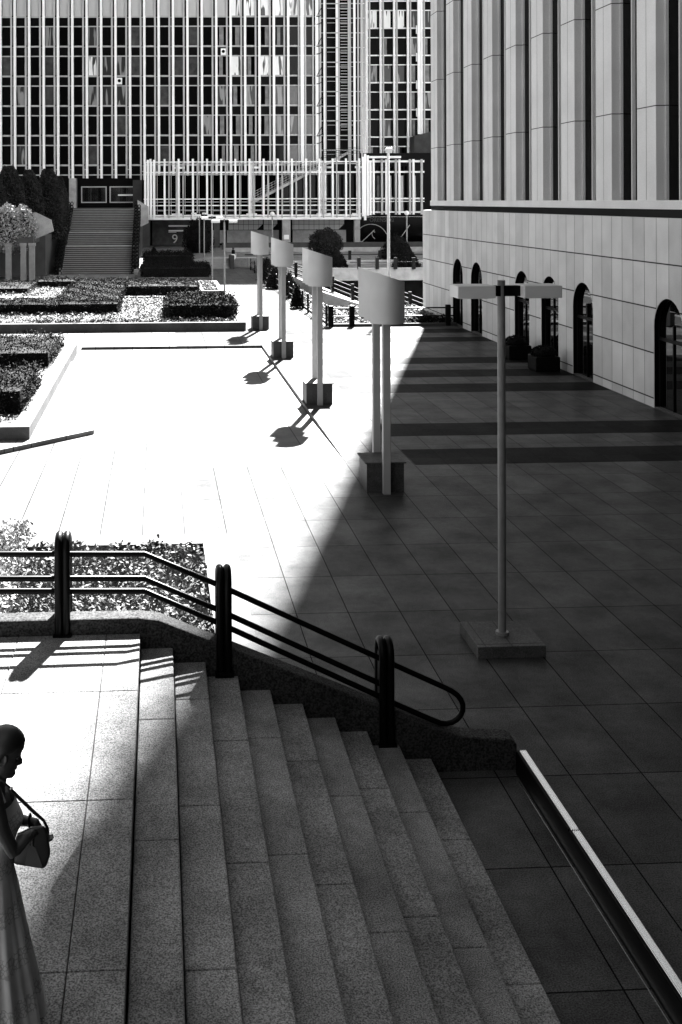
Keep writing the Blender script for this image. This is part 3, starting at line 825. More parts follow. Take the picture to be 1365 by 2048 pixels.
# ================================================================== GRAND STAIRS + SIDE TERRACES
gs = thing('grand_staircase', 'long distant stone staircase of three flights climbing to the office entrance', 'staircase', (-5.1, 92.5, 0))
xl, xr_ = -8.15, -2.05
yy = 92.6; zz = 0; fl = 1
m_ = MB()
def flush(m_): m_.build('flight', [MAT['stair stone'], DCONC], gs)
mat('stair stone', .2, rough=.8, var=.12, scale=3)
for n in range(34):
    zz += .16
    m_.box(xl, xr_, yy, yy + .34 if n not in (13, 20) else yy + 1.85, -.02, zz)
    m_.box(xl, xr_, yy - .03, yy, zz - .05, zz - .002)
    m_.box(xl + .01, xr_ - .01, yy - .004, yy, zz - .155, zz - .051, 1)  # dark strip on each riser stands in for the nosing's shadow
    yy += .3 if n not in (13, 20) else 1.8
    if n in (13, 20): flush(m_); MB().box(xl, xr_, yy - 1.8, yy - .05, zz, zz + .012).build('landing_slab', CONC, gs); m_ = MB()
flush(m_)
YT = yy
MB().box(xl - .35, xl - .02, 92.4, 92.9, 0, .5).build('newel', CONC, gs)
MB().box(xr_ + .02, xr_ + .4, 91.6, 92.9, 0, .45).build('newel', CONC, gs)
def side_wall(name, x0, x1):
    m_ = MB().yz([(92.9, 0), (YT, 0), (YT, 5.5), (92.9, .3)][::-1], x0, x1); m_.build(name, DCONC, gs)
side_wall('stringer', xl - .3, xl - .01); side_wall('stringer', xr_ + .01, xr_ + .3)
ter = MB(); ter.box(-60, -1.7, YT + .002, 135, .9, zT - .001)
ter.build('terrace_block', DCONC)
tag(C.objects['terrace_block'], 'dark raised terrace block at the head of the grand staircase', 'terrace')
gw = MB().xz([(-1.95, 3.6), (-.9, 4.1), (-.9, 5.7), (-1.95, 6.35)], YT - .5, YT - .2).build('wing_wall', CONC)
tag(gw, 'pale angular parapet panel at the right of the grand stair head', 'wall')
# ornate stair railings with looped posts
def loop_post(m_, x, y, z, h=1.0, along='y'):
    d = .13
    for zc in (.22, .55, .86):
        n = 10; pts = []
        for i in range(n):
            a = 2 * math.pi * i / n
            off = d * math.cos(a)
            pts.append((x + (off if along == 'x' else 0), y + (off if along == 'y' else 0), z + h * zc + .15 * h * math.sin(a)))
        m_.tube(pts, .04, 6, closed=True)
def stair_rail(x, label):
    t = thing('stair_railing', label, 'railing', (x, 92.6, 0), 0, 'black railings flanking the grand stairs')
    def zs(y):
        n = (y - 92.6) / .3
        if n < 14: return n * .16
        if n < 20: return 14 * .16
        n -= 6
        if n < 21: return n * .16
        if n < 27: return 21 * .16
        return min((n - 6), 34) * .16
    pts = [92.4 + .55 * k for k in range(25)]
    for k, y in enumerate(pts):
        m_ = MB(); m_.box(x - .09, x + .09, y - .1, y + .1, zs(y), zs(y) + .95)
        for xx in (-.16, .16): loop_post(m_, x + xx, y, zs(y), 1.15, 'x')
        m_.build('post', BLACK, t)
    m_ = MB()
    for dz in (.45, .95): m_.tube([(x, y, zs(y) + dz) for y in pts], .05, 6)
    m_.build('rail', BLACK, t)
stair_rail(xl - .3, 'black looped railing on the left side of the grand stairs')
stair_rail(xr_ + .1, 'black looped railing on the right side of the grand stairs')
# left raised garden on pillars
m_ = MB(); m_.box(-45, -9.3, 90.5, YT, -.02, 3.4); m_.box(-45, -9.8, 86, 90.5, 2.9, 3.4)
tag(m_.build('raised_garden_base', DCONC), 'dark raised garden block behind the pillars left of the grand stairs', 'terrace')
for i, (px, lb) in enumerate(((17, 'leftmost grey pillar under the hanging ivy'), (47, 'middle grey pillar under the hanging ivy'), (64, 'rightmost thin grey pillar under the hanging ivy'))):
    q = P(px, 560, 85.2); m_ = MB()
    m_.box(q.x - .22, q.x + .22, q.y, q.y + .45, 0, 2.9); m_.box(q.x - .28, q.x + .28, q.y - .05, q.y + .5, 2.7, 2.95)
    tag(m_.build('pillar', MAT['stair stone'], bevel=.02), lb, 'pillar', 'pillars under the raised garden')
q0, q1, q2, q3 = P(62, 425, 87), P(72, 425, 87), P(100, 470, 87), P(66, 480, 87)
m_ = MB().xz([(q3.x, q3.z), (q2.x + .3, q2.z + .3), (q2.x + .1, q2.z + 1.2), (q1.x, q1.z), (q0.x, q0.z)], q0.y, q0.y + .4)
tag(m_.build('garden_parapet', CONC), 'pale sloping parapet beside the hanging ivy', 'wall')

# ================================================================== PLANTING
def sample_box(n, x0, x1, y0, y1, z0, z1, jit=.05, faces=('t', 'f', 'l', 'r')):
    A = {'t': (x1 - x0) * (y1 - y0), 'f': (x1 - x0) * (z1 - z0), 'l': (y1 - y0) * (z1 - z0), 'r': (y1 - y0) * (z1 - z0), 'b': (x1 - x0) * (z1 - z0)}
    tot = sum(A[k] for k in faces); out = []
    for k in faces:
        m = int(n * A[k] / tot); a, b = rng.random(m), rng.random(m)
        if k == 't': p_ = np.stack([x0 + a * (x1 - x0), y0 + b * (y1 - y0), np.full(m, z1)], 1)
        if k == 'f': p_ = np.stack([x0 + a * (x1 - x0), np.full(m, y0), z0 + b * (z1 - z0)], 1)
        if k == 'b': p_ = np.stack([x0 + a * (x1 - x0), np.full(m, y1), z0 + b * (z1 - z0)], 1)
        if k == 'l': p_ = np.stack([np.full(m, x0), y0 + a * (y1 - y0), z0 + b * (z1 - z0)], 1)
        if k == 'r': p_ = np.stack([np.full(m, x1), y0 + a * (y1 - y0), z0 + b * (z1 - z0)], 1)
        out.append(p_)
    p_ = np.concatenate(out)
    # lumpy outline
    l = .07 * (np.sin(p_[:, 0] * 3.1 + p_[:, 1] * 1.7) + np.sin(p_[:, 0] * 7.3 - p_[:, 1] * 5.1 + 1.3) * .6)
    p_[:, 2] += l * (p_[:, 2] > z1 - .05)
    p_[:, 1] += .6 * l * (p_[:, 1] < y0 + .02)
    return p_ + rng.normal(0, jit, p_.shape)
def hedge(label, x0, x1, y0, y1, z0, z1, n=2500, size=.06, m=None, jit=.05, core=.1, cm=None):
    mb = MB(); mb.box(x0 + core, x1 - core, y0 + core, y1 - core, z0, z1 - core, 1)
    mb.leaves(sample_box(int(n * 1.7), x0, x1, y0, y1, z0, z1, jit), size * .78, 0, .9)
    return tag(mb.build('hedge', [m or LEAF, DARKL]), label, 'hedge', 'clipped hedges in the planters')
def planter(name, label, x0, x1, y0, y1, h, tw=.35, soil=-.08):
    t = thing(name, label, 'planter', ((x0 + x1) / 2, y0, 0))
    m_ = MB()
    m_.box(x0, x1, y0, y0 + tw, -.02, h); m_.box(x0, x1, y1 - tw, y1, -.02, h)
    m_.box(x0, x0 + tw, y0 + tw, y1 - tw, -.02, h); m_.box(x1 - tw, x1, y0 + tw, y1 - tw, -.02, h)
    m_.build('curb', CURB, t, bevel=.01)
    MB().box(x0 + tw, x1 - tw, y0 + tw, y1 - tw, -.02, h + soil).build('soil', SOIL, t)
    return t
def cover(name, label, n, x0, x1, y0, y1, z, size, m, jit=.04, flat=1.3, und=.05, xcut=None):
    x = rng.uniform(x0, x1, n); y = rng.uniform(y0, y1, n)
    zz_ = z + und * (np.sin(x * 4 + y * 3) + np.sin(x * 9 - y * 7)) + rng.normal(0, jit, n)
    p_ = np.stack([x, y, zz_], 1)
    if xcut is not None: p_ = p_[xcut(x, y)]
    o = MB().leaves(p_, size, 0, flat).build(name, m)
    return tag(o, label, 'ground cover', kind='stuff')
planter('raised_planter', 'long raised granite planter with clipped hedges below the grand stairs', -26, 4.2, 51.8, 66.5, .41)
planter('raised_planter', 'raised planter behind the hedge garden directly before the stairs path', -26, 2.6, 66.6, 77.9, .4)
planter('raised_planter', 'small granite planter at the foot of the thin lamp posts', 2.65, 4.3, 70.5, 79.5, .38)
planter('raised_planter', 'dark curbed planter with two hedges right of the grand stairs', -1.6, 4.3, 82.3, 100.5, .42)
pb = planter('raised_planter', 'pale granite planter with two bushy hedges at the left edge', -20, -3.3, 28.0, 44.4, .45, .45)
MB().box(-20, -3.75, 35.6, 36.6, .3, .44).build('divider', CURB, pb)
hedge('long low front bar of the L shaped hedge in the far garden', -9.2, -2.05, 56.9, 58.8, .35, .95, 5500, .05)
hedge('broad square topped hedge block running back from the front bar', -5.5, -2.1, 58.85, 73.5, .35, .98, 9000, .055)
hedge('dark faced rectangular hedge right of the broad block', -1.95, 1.75, 67.3, 72, .35, 1.05, 4000, .055)
hedge('short hedge cube at the right end of the dark faced hedge', 1.85, 2.55, 67.2, 71.5, .35, 1.02, 1400, .055)
hedge('bushy lighter hedge at the right front corner of the far garden', .45, 3.85, 54.0, 58, .35, 1.12, 5000, .075, None, .1)
hedge('low lighter hedge just behind the bushy corner hedge', .6, 2.8, 58.1, 60.9, .35, 1.05, 2200, .06, None, .07)
hedge('small thin hedge in front of the grand stairs path', -8.3, -5.5, 74.6, 77.2, .35, .85, 1600, .055)
hedge('small hedge at the far left edge of the garden', -15, -8.25, 70, 75.5, .35, .75, 2600, .055)
hedge('large dark hedge nearest in the planter right of the grand stairs', -1.2, 4.0, 83.2, 90, .38, 1.15, 4500, .07, DARKL, .08)
hedge('long dark hedge at the back of the planter right of the grand stairs', -1.2, 3.0, 93, 99.5, .38, 1.6, 3500, .07, DARKL, .08)
hedge('bushy hedge farther back in the left edge planter', -14, -3.8, 38.6, 43.6, .4, .95, 9000, .05, None, .06)
hedge('bushy hedge nearer in the left edge planter', -10, -3.72, 30.1, 34.3, .4, 1.08, 9000, .05, None, .06)
cover('ivy_cover', 'pale leafy ground cover filling the long raised planter', 26000, -14, 3.8, 52.2, 66.2, .38, .055, PALE)
cover('ivy_cover', 'pale leafy ground cover in the planter before the stairs path', 12000, -14, 2.3, 67, 77.5, .37, .06, PALE)
cover('ivy_cover', 'pale leafy ground cover in the small lamp post planter', 1500, 3.0, 4.0, 70.9, 79, .36, .06, PALE)
cover('ivy_cover', 'pale leaves in the near end of the left edge planter', 3500, -9, -3.8, 28.4, 38.4, .42, .045, PALE)
cover('dark_edge_leaves', 'dark trailing leaves along the front curb of the long planter', 1600, -6, 3.2, 52.1, 52.5, .46, .05, LEAF)
# foreground bed
cover('ivy_bed', 'dense small leaved ivy in the bed behind the foreground handrail', 34000, -4.6, .78, 12.05, 19.55, .0, .042, IVY, .05, .6, .05)
cover('weeds', 'thin weeds and grass blades along the edge of the foreground bed', 260, -1.2, .83, 19.1, 19.6, .0, .05, LEAF, .04, -.3, .02)
cover('sunlit_ground_cover', 'low plants painted sunlit white at the left part of the foreground bed', 12000, -4.6, -2.2, 12.05, 18.5, .06, .04, BRIGHTL, .05, .9, .05)  # bleached look of full sun put into the leaf colour
p1 = sample_box(12000, -5.2, -2.45, 17.0, 20.3, -.05, .2, .06)
m_ = MB().box(-5.2, -2.6, 17.15, 20.2, -.1, .14, 1); m_.leaves(p1, .04, 0, .8)
tag(m_.build('shrub', [BRIGHTL, DARKL]), 'sunlit mounded shrub at the left end of the foreground bed', 'shrub')  # its sunlit look is painted into the leaf colour

def blob_pts(n, c, r, jit=.06, lo=-1):
    v = rng.normal(size=(n, 3)); v /= np.linalg.norm(v, axis=1)[:, None]; v = v[v[:, 2] > lo]
    k = 1 + .05 * np.sin(v[:, 0] * 9 + v[:, 2] * 7) + rng.normal(0, jit, len(v))
    return np.array(c)[None] + v * np.array(r)[None] * k[:, None]
def cone_pts(n, c, r, h, jit=.05, pw=1.0):
    t = 1 - np.sqrt(rng.random(n)); a = rng.random(n) * 6.283
    rr = r * (1 - t) ** pw * (1 + rng.normal(0, jit, n)) + .02
    return np.stack([c[0] + rr * np.cos(a), c[1] + rr * np.sin(a), c[2] + h * t + rng.normal(0, jit * .4, n)], 1)
def topiary_cone(label, c, r, h, n=900, size=.07, pw=.8, m=None, group='cone shaped topiary trees'):
    t = thing('topiary_tree', label, 'topiary', c, 0, group)
    mb = MB(); k = 12
    rings = []
    for j in range(7):
        tt = j / 6.5; rings.append([(c[0] + r * .85 * (1 - tt) ** pw * math.cos(6.283 * i / k), c[1] + r * .85 * (1 - tt) ** pw * math.sin(6.283 * i / k), c[2] + .1 + h * .95 * tt) for i in range(k)])
    vs = sum(rings, []); fs = [(a * k + i, a * k + (i + 1) % k, (a + 1) * k + (i + 1) % k, (a + 1) * k + i) for a in range(6) for i in range(k)]
    mb.add(vs, fs, 1); mb.leaves(cone_pts(n, (c[0], c[1], c[2] + .05), r, h, .07, pw), size, 0)
    mb.build('crown', [m or DARKL, DARKL], t)
    MB().tube([(c[0], c[1], c[2] - .05), (c[0], c[1], c[2] + .5)], .06, 8).build('trunk', BARK, t)
# cones in the strip beside the path
for (px, yt, yb, wd, r, lb) in ((535, 514, 556, 84, .75, 'slim dark cone shrub farthest along the path fence'), (551, 530, 566, 77, .85, 'broad dark cone shrub second farthest along the path fence'),
                                (579, 541, 594, 70, .6, 'pointed cone shrub between the two middle lamp shades'), (595, 568, 600, 63, .38, 'smallest narrow cone shrub nearest along the path fence')):
    q = P(px, yb, wd); zt_ = P(px, yt, wd).z; topiary_cone(lb, (q.x, q.y, .0), r, zt_, 900, .06, .75)
# terrace topiary
def base(px, py, z=.9): return G(px, py, z)
gt = thing('globe_tree', 'large round clipped topiary tree behind the third lamp', 'topiary', P(653, 530, 92) * 1)
gt.location.z = .9
q = P(652, 487, 92)
mb = MB(); mb.ball(q, (1.22, 1.22, 1.12), 20, 14, 1); mb.leaves(blob_pts(4200, q, (1.36, 1.36, 1.22)), .07, 0); mb.build('crown', [LEAF, DARKL], gt)
MB().tube([(q.x, q.y, .85), (q.x, q.y, q.z - .9)], .1, 8).build('trunk', BARK, gt)
q = P(676, 540, 86); topiary_cone('short dark cone shrub under the round clipped tree', (q.x, q.y, .9), .75, P(676, 503, 86).z - .9, 1200, .07, .6)
q = P(793, 517, 98); topiary_cone('largest dark cone tree before the black mural wall', (q.x, q.y, .9), 1.6, P(793, 467, 98).z - .9, 3000, .08, .6)
q = P(813, 541, 86); topiary_cone('dark leaning cone shrub at the terrace edge beside the stone building', (q.x, q.y, .9), 1.05, P(813, 496, 86).z - .9, 2200, .08, .7)
q = P(308, 520, 103); topiary_cone('tiny cone shrub near the dark shop window', (q.x, q.y, .9), .4, 1.0, 400, .06)
q = P(398, 515, 112); tt = thing('round_tree', 'dark round bush half hidden behind the far thin lamp posts', 'tree', (q.x, q.y, .9))
q2 = P(397, 480, 112); mb = MB(); mb.ball(q2, (1.3, 1.3, 1.9), 16, 12, 1); mb.leaves(blob_pts(2500, q2, (1.5, 1.5, 2.1)), .09, 0); mb.build('crown', [DARKL, DARKL], tt)
MB().tube([(q.x, q.y, .85), (q.x, q.y, 1.6)], .1, 8).build('trunk', BARK, tt)
# leaning cypresses on the left
def cypress(label, px, py_top, py_bot, wd, rpx, lean, n=5000):
    a = P(px, py_bot, wd); b = P(px - lean, py_top, wd)
    t = thing('cypress_tree', label, 'tree', (a.x, a.y, 3.4), 0, 'dark clipped cypresses on the raised garden')
    mb = MB(); r = rpx / FP * wd; k = 14; J = 9; rings = []
    prof = lambda t_: (max(0, 1 - ((t_ - .38) / .66) ** 2)) ** .6 if t_ > .38 else (.6 + .4 * (t_ / .38) ** .7)
    for j in range(J + 1):
        tt = j / J; c = a.lerp(b, tt); rr = r * .88 * prof(min(tt, .985)); rings += [(c.x + rr * math.cos(6.283 * i / k), c.y + rr * math.sin(6.283 * i / k), c.z) for i in range(k)]
    mb.add(rings, [(j * k + i, j * k + (i + 1) % k, (j + 1) * k + (i + 1) % k, (j + 1) * k + i) for j in range(J) for i in range(k)], 1, True)
    tt = rng.random(n); an = rng.random(n) * 6.283
    pf = np.array([prof(min(q, .99)) for q in tt]); rr = r * pf * (1 + rng.normal(0, .06, n) + .05 * np.sin(an * 5 + tt * 20))
    p_ = np.stack([a.x + (b.x - a.x) * tt + rr * np.cos(an), a.y + (b.y - a.y) * tt + rr * np.sin(an), a.z + (b.z - a.z) * tt], 1)
    mb.leaves(p_, .09, 0)
    mb.build('crown', [CYPL, DARKL], t)
    MB().tube([(a.x, a.y, 3.3), (a.x, a.y, a.z + .5)], .12, 8).build('trunk', BARK, t)
cypress('large dark cypress at the left edge above the hanging ivy', 26, 332, 450, 92, 27, 8)
cypress('tall dark cypress second from the left edge', 73, 340, 445, 94, 20, 16)
cypress('widest black cypress beside the grand stairs', 110, 338, 478, 96, 26, 14)
cypress('narrow black cypress nearest the grand stairs', 122, 352, 455, 99, 16, 4)
cypress('cropped cypress at the very left edge', -12, 350, 440, 90, 26, 4)
# hanging ivy in front of the raised garden, sunlight put into its leaf colour
for c, r, lb, n in ((P(12, 458, 86), (1.35, 1.0, 1.65), 'sunlit hanging ivy mass at the left edge', 5000), (P(43, 457, 86.5), (1.1, .9, 1.6), 'sunlit hanging ivy mass above the middle pillar', 4000), (P(-35, 470, 86), (1.5, 1, 1.6), 'hanging ivy cropped by the left edge', 3000)):
    mb = MB(); mb.ball(c, (r[0] * .85, r[1] * .85, r[2] * .85), 16, 12, 1); mb.leaves(blob_pts(n, c, r, .1), .1, 0)
    tag(mb.build('hanging_ivy', [BRIGHTL, DARKL]), lb, 'ivy', 'hanging ivy on the raised garden')

# ================================================================== PATH FENCE, STRIP PLANTER, PIT WALLS
planter('strip_planter', 'long narrow planter strip behind the looped path fence', 8.45, 9.85, 53.3, 99, .12, .12)
cover('ivy_cover', 'pale ground cover in the strip behind the path fence', 9000, 8.55, 9.75, 53.5, 98.5, .12, .06, PALE)
planter('front_planter', 'flat planter of pale ground cover behind the cross fence', 9.9, 14.75, 53.3, 61.9, .12, .15)
cover('ivy_cover', 'pale mottled ground cover between cross fence and underpass', 14000, 10, 14.6, 53.5, 61.7, .12, .06, PALE)
cover('dark_edge_leaves', 'dark low plants by the cross fence next to the stone building', 1500, 12.4, 14.7, 53.4, 54.3, .2, .07, DARKL, .08)
pf = thing('path_fence', 'black fence with looped posts running along the sunlit path', 'fence', (8.3, 53, 0))
for k, y in enumerate([53.2, 55.4, 57.6, 59.8, 62, 64.2, 66.4, 68.6, 71, 73.5, 76, 79, 82, 85.5, 89, 93, 97]):
    m_ = MB()
    for yy_ in (y - .17, y + .17): m_.tube([(8.3, yy_, 0), (8.3, yy_, .85)], .035, 6)
    for zc in (.3, .62, .92):
        m_.tube([(8.3, y + .17 * math.cos(a), zc + .15 * math.sin(a)) for a in [6.283 * i / 10 for i in range(10)]], .04, 6, closed=True)
    m_.build('post', BLACK, pf)
for z in (.35, .75): MB().tube([(8.3, 53.2, z), (8.3, 97, z)], .035, 6).build('rail', BLACK, pf)
cf = thing('cross_fence', 'low black two-rail fence across the far end of the shaded pavement', 'fence', (11.5, 53.1, 0))
for x in (8.5, 9.55, 14.35): MB().box(x - .13, x + .13, 53.0, 53.22, 0, 1.05).build('post', BLACK, cf, bevel=.04)
for z in (.5, .9): MB().tube([(8.4, 53.1, z), (14.78, 53.1, z)], .035, 8).build('rail', BLACK, cf)
MB().box(8.45, 14.78, 53.02, 53.28, 0, .14).build('kerb', DCONC, cf)
# bridge edge over the underpass
m_ = MB().box(9.9, 26, 83.3, 83.6, .02, .9)
m_.box(9.9, 26, 83.25, 83.65, .9, 1.0)
tag(m_.build('concrete_parapet', CONC), 'pale concrete edge beam above the black underpass opening', 'wall')
def ramp(label, pa, pb, wda, wdb, hgt, rail_h=.9, nposts=4, fl=True):
    a, b = P(*pa, wda), P(*pb, wdb)
    o = MB(); n = Vector((b.y - a.y, a.x - b.x, 0)).normalized() * .15
    v = []
    for q in (a, b):
        for s in (-1, 1):
            for dz in (0, -hgt): v.append(q + n * s + Vector((0, 0, dz)))
    o.add(v, [(0, 2, 6, 4), (1, 5, 7, 3), (0, 4, 5, 1), (2, 3, 7, 6), (0, 1, 3, 2), (4, 6, 7, 5)])
    t = thing('ramp_parapet', label, 'wall', (a.x, a.y, a.z - hgt), 0, 'ramp parapets in the underpass pit')
    o.build('wall', CONC, t)
    if fl:
        for dz in (.3, .6, .9): MB().tube([a + Vector((0, 0, dz)), b + Vector((0, 0, dz))], .045, 6).build('rail', BLACK, t)
        for k in range(nposts): q = a.lerp(b, (k + .3) / nposts); MB().box(q.x - .11, q.x + .11, q.y - .11, q.y + .11, q.z, q.z + 1.1).build('post', BLACK, t)
ramp('concrete ramp parapet with railing descending behind the second and third lamps', (582, 550), (735, 612), 81, 72, 1.1, nposts=4)
ramp('short concrete parapet sloping down left of the underpass opening', (643, 582), (735, 612), 70, 68, 1.2, fl=False)
ramp('railed ramp parapet inside the dark underpass opening', (720, 575), (880, 640), 80, 70, 1.0, nposts=5)
# terrace railings
for (lb, pa, pb, wd, n) in (('low black railing along the edge beam of the underpass', (700, 538), (846, 538), 84, 4), ('low black railing farther back on the street terrace', (490, 521), (850, 521), 96, 6)):
    t = thing('terrace_railing', lb, 'railing', P(pa[0], pa[1], wd), 0, 'low railings on the street terrace'); t.location.z = .9
    a, b = P(*pa, wd), P(*pb, wd)
    for k in range(n): q = a.lerp(b, (k + .5) / n); MB().box(q.x - .13, q.x + .13, q.y - .1, q.y + .1, .9, 1.8).build('post', BLACK, t)
    MB().tube([(a.x, a.y, 1.45), (b.x, b.y, 1.45)], .04, 6).build('rail', BLACK, t)
for lb, y0, z1, m in (('long low pale wall on the street terrace before the piers', 112, 1.35, CONC), ('low planter wall behind the underpass railing', 90.5, 1.2, CONC), ('farther low wall directly before the gallery piers', 118, 1.65, DCONC)):
    tag(MB().box(10.2 if y0 < 100 else 7, 40, y0, y0 + .5, .9, z1).build('terrace_wall', m, bevel=.02), lb, 'wall')
# steps where the pedestrian climbs
m_ = MB(); 
for k in range(6): m_.box(3.2, 6.6, 99.4 + .32 * k, 101.3, -.01 + .145 * k, .145 * (k + 1))
tag(m_.build('low_steps', MAT['stair stone']), 'short flight of low steps at the far end of the sunlit path', 'steps')
tag(MB().box(6.62, 7.0, 99.2, 101.2, 0, 1.2).build('step_wall', DCONC), 'dark end wall beside the short far steps', 'wall')

# ================================================================== MAST + GLOBE LAMPS
q = P(778, 627, 60); mt = thing('lamp_mast', 'tall sunlit white mast rising behind the nearest curved lamp', 'lamp post', (q.x, q.y, .1))
zt_ = P(778, 306, 60).z
MB().tube([(q.x, q.y, .1), (q.x, q.y, zt_)], [.09, .07], 12).build('pole', WHITE, mt)
MB().box(q.x - .13, q.x + .2, q.y - .13, q.y + .13, zt_, zt_ + .28).build('lamp_head', WHITE, mt, bevel=.03)
MB().box(q.x - .2, q.x + .25, q.y - .18, q.y + .18, zt_ + .15, zt_ + .2).build('cap', WHITE, mt)
for px, yg, lb in ((545, 428, 'globe street lamp left, before the pale low panels'), (814, 426, 'globe street lamp right, before the black mural wall')):
    wd = 112; c = P(px, yg, wd); t = thing('globe_lamp', lb, 'street lamp', (c.x, c.y, .9), 0, 'globe lamps on the street terrace')
    MB().tube([(c.x, c.y, .9), (c.x, c.y, c.z - .2)], .075, 8).build('pole', STEELP, t); MB().ball(c, .25).build('globe', WHITE, t)

# ================================================================== PEOPLE
def capsule(mb, pts, rad, n=12):
    pts = [Vector(p) for p in pts]
    out = []; rr = []
    for i in range(len(pts) - 1):
        for k in range(6): t = k / 6; out.append(pts[i].lerp(pts[i + 1], t)); rr.append(rad[i] * (1 - t) + rad[i + 1] * t)
    out.append(pts[-1]); rr.append(rad[-1]); mb.tube(out, rr, n)
    mb.ball(pts[0], rad[0], 12, 8); mb.ball(pts[-1], rad[-1], 12, 8)
def remesh(o, v, it=4):
    r = o.modifiers.new('r', 'REMESH'); r.mode = 'VOXEL'; r.voxel_size = v; r.use_smooth_shade = True
    s = o.modifiers.new('s', 'SMOOTH'); s.iterations = it; s.factor = .5
WM = 6.17
PXM = FP / WM
def wp(x, y, d=0): return P(x, y, WM + d)
foot = wp(-10, 2031)
wo_ = thing('person', 'woman in a long pale lace dress looking down into her handbag on the landing', 'person', (foot.x, foot.y, Z_L))
fwd = Vector((c_, -s_, 0)); side = Vector((s_, c_, 0)); up = Vector((0, 0, 1))   # she faces right; side points away from the camera
body = MB()
# head: loft of rings from chin to crown in head space (x forward, y side, z up), then tilted
def head(mb, center, tilt, sc):
    # (z, front x, back x, half width)
    prof = [(-.118, .060, -.005, .020), (-.108, .075, -.02, .036), (-.092, .078, -.05, .048), (-.075, .072, -.065, .055), (-.062, .076, -.072, .059), (-.05, .074, -.078, .063), (-.035, .076, -.084, .066), (-.015, .078, -.09, .070),
            (.0, .074, -.094, .073), (.02, .078, -.097, .075), (.04, .083, -.098, .077), (.06, .082, -.095, .077), (.08, .073, -.086, .072), (.098, .055, -.066, .058), (.110, .028, -.036, .034), (.114, .0, -.01, .008)]
    n = 28; vs = []; fs = []
    M = Matrix.Rotation(tilt, 3, 'Y')
    for z, f, b, w_ in prof:
        for i in range(n):
            a = 2 * math.pi * i / n; ca, sa = math.cos(a), math.sin(a)
            x = (f + b) / 2 + (f - b) / 2 * math.copysign(abs(ca) ** .9, ca); y = w_ * math.copysign(abs(sa) ** .9, sa)
            if i in (0,):  # centre line: nose, lips
                if -.05 < z < .005: x += {-.035: .024, -.015: .016, .0: .006}.get(z, .004)
                if z in (-.062,): x += .006
                if z == -.092: x += .003
            p_ = M @ Vector((x, y, z)) * sc
            vs.append(center + fwd * p_.x + side * p_.y + up * p_.z)
    for j in range(len(prof) - 1):
        for i in range(n): fs.append((j * n + i, j * n + (i + 1) % n, (j + 1) * n + (i + 1) % n, (j + 1) * n + i))
    mb.add(vs, fs, 0, True); mb.add(vs[:n], [tuple(range(n - 1, -1, -1))]); mb.add(vs[-n:], [tuple(range(n))])
    def tr(x, y, z): p_ = M @ Vector((x, y, z)) * sc; return center + fwd * p_.x + side * p_.y + up * p_.z
    return tr
hc = wp(12, 1503)
tr = head(body, hc, R(17), 1.13)
# ear
body.tube([tr(.0 + .02 * math.cos(a), -.079, -.005 + .032 * math.sin(a)) for a in [6.283 * i / 10 for i in range(10)]], .006, 6, closed=True)
neck0 = wp(-12, 1590); neck1 = wp(-2, 1532)
capsule(body, [neck0, neck1], [.062, .055])
# torso
def ell(mb, c, rx, ry, rz):   # oriented ellipsoid
    k0 = len(mb.v); mb.ball((0, 0, 0), (rx, ry, rz), 20, 12)
    for i in range(k0, len(mb.v)): v = mb.v[i]; mb.v[i] = tuple(Vector(c) + fwd * v[0] + side * v[1] + up * v[2])
ell(body, wp(-14, 1625), .105, .17, .15); ell(body, wp(-14, 1700), .10, .14, .16); ell(body, wp(-20, 1780), .12, .165, .14)
ell(body, wp(4, 1640, -.07), .05, .05, .06); ell(body, wp(4, 1640, .07), .05, .05, .06)
for d in (-.08, .08): capsule(body, [wp(-20, 1800, d), wp(-14, 1910, d), wp(-14, 2000, d)], [.085, .06, .045]); capsule(body, [wp(-16, 2020, d), wp(25, 2026, d)], [.035, .025])
# near (right) arm
capsule(body, [wp(-14, 1588, -.2), wp(4, 1660, -.22), wp(27, 1704, -.19), wp(50, 1678, -.15), wp(64, 1668, -.12)], [.052, .044, .037, .033, .025])
capsule(body, [wp(-14, 1588, .19), wp(0, 1650, .22), wp(18, 1637, .2), wp(45, 1641, .12), wp(72, 1645, .06)], [.05, .043, .036, .031, .023])
def hand(mb, wr, dirv, sidev, curl):
    """palm plus four fingers and a thumb, wr = wrist point"""
    dirv = dirv.normalized(); nrm = dirv.cross(sidev).normalized(); sidev = sidev.normalized()
    pc = wr + dirv * .045
    for k in (-1.2, -.4, .4, 1.2): capsule(mb, [wr + sidev * k * .010, wr + dirv * .08 + sidev * k * .018], [.014, .012], 8)
    for k, ln in ((-1.5, .062), (-.5, .074), (.5, .07), (1.5, .055)):
        a = wr + dirv * .08 + sidev * k * .0175; d1 = (dirv + nrm * curl * .6).normalized(); d2 = (dirv * .5 + nrm * curl * 1.2).normalized(); d3 = (dirv * .1 + nrm * curl * 1.2).normalized()
        b = a + d1 * ln * .45; c = b + d2 * ln * .33; e = c + d3 * ln * .25; capsule(mb, [a, b, c, e], [.010, .0092, .0085, .007], 8)
    a = wr + dirv * .025 - sidev * .03; capsule(mb, [a, a + dirv * .03 - sidev * .02 + nrm * curl * .01, a + dirv * .058 - sidev * .018 + nrm * curl * .025], [.013, .011, .0085], 8)
hand(body, wp(62, 1669, -.12), fwd * .45 - up * .35 + side * .75, fwd * .8 + up * .3, 1)
hand(body, wp(72, 1645, .06), fwd * .5 - up * .75 - side * .3, side * .8 + fwd * .3, 1)
bo = body.build('body', SKIN, wo_); remesh(bo, .0045, 3)
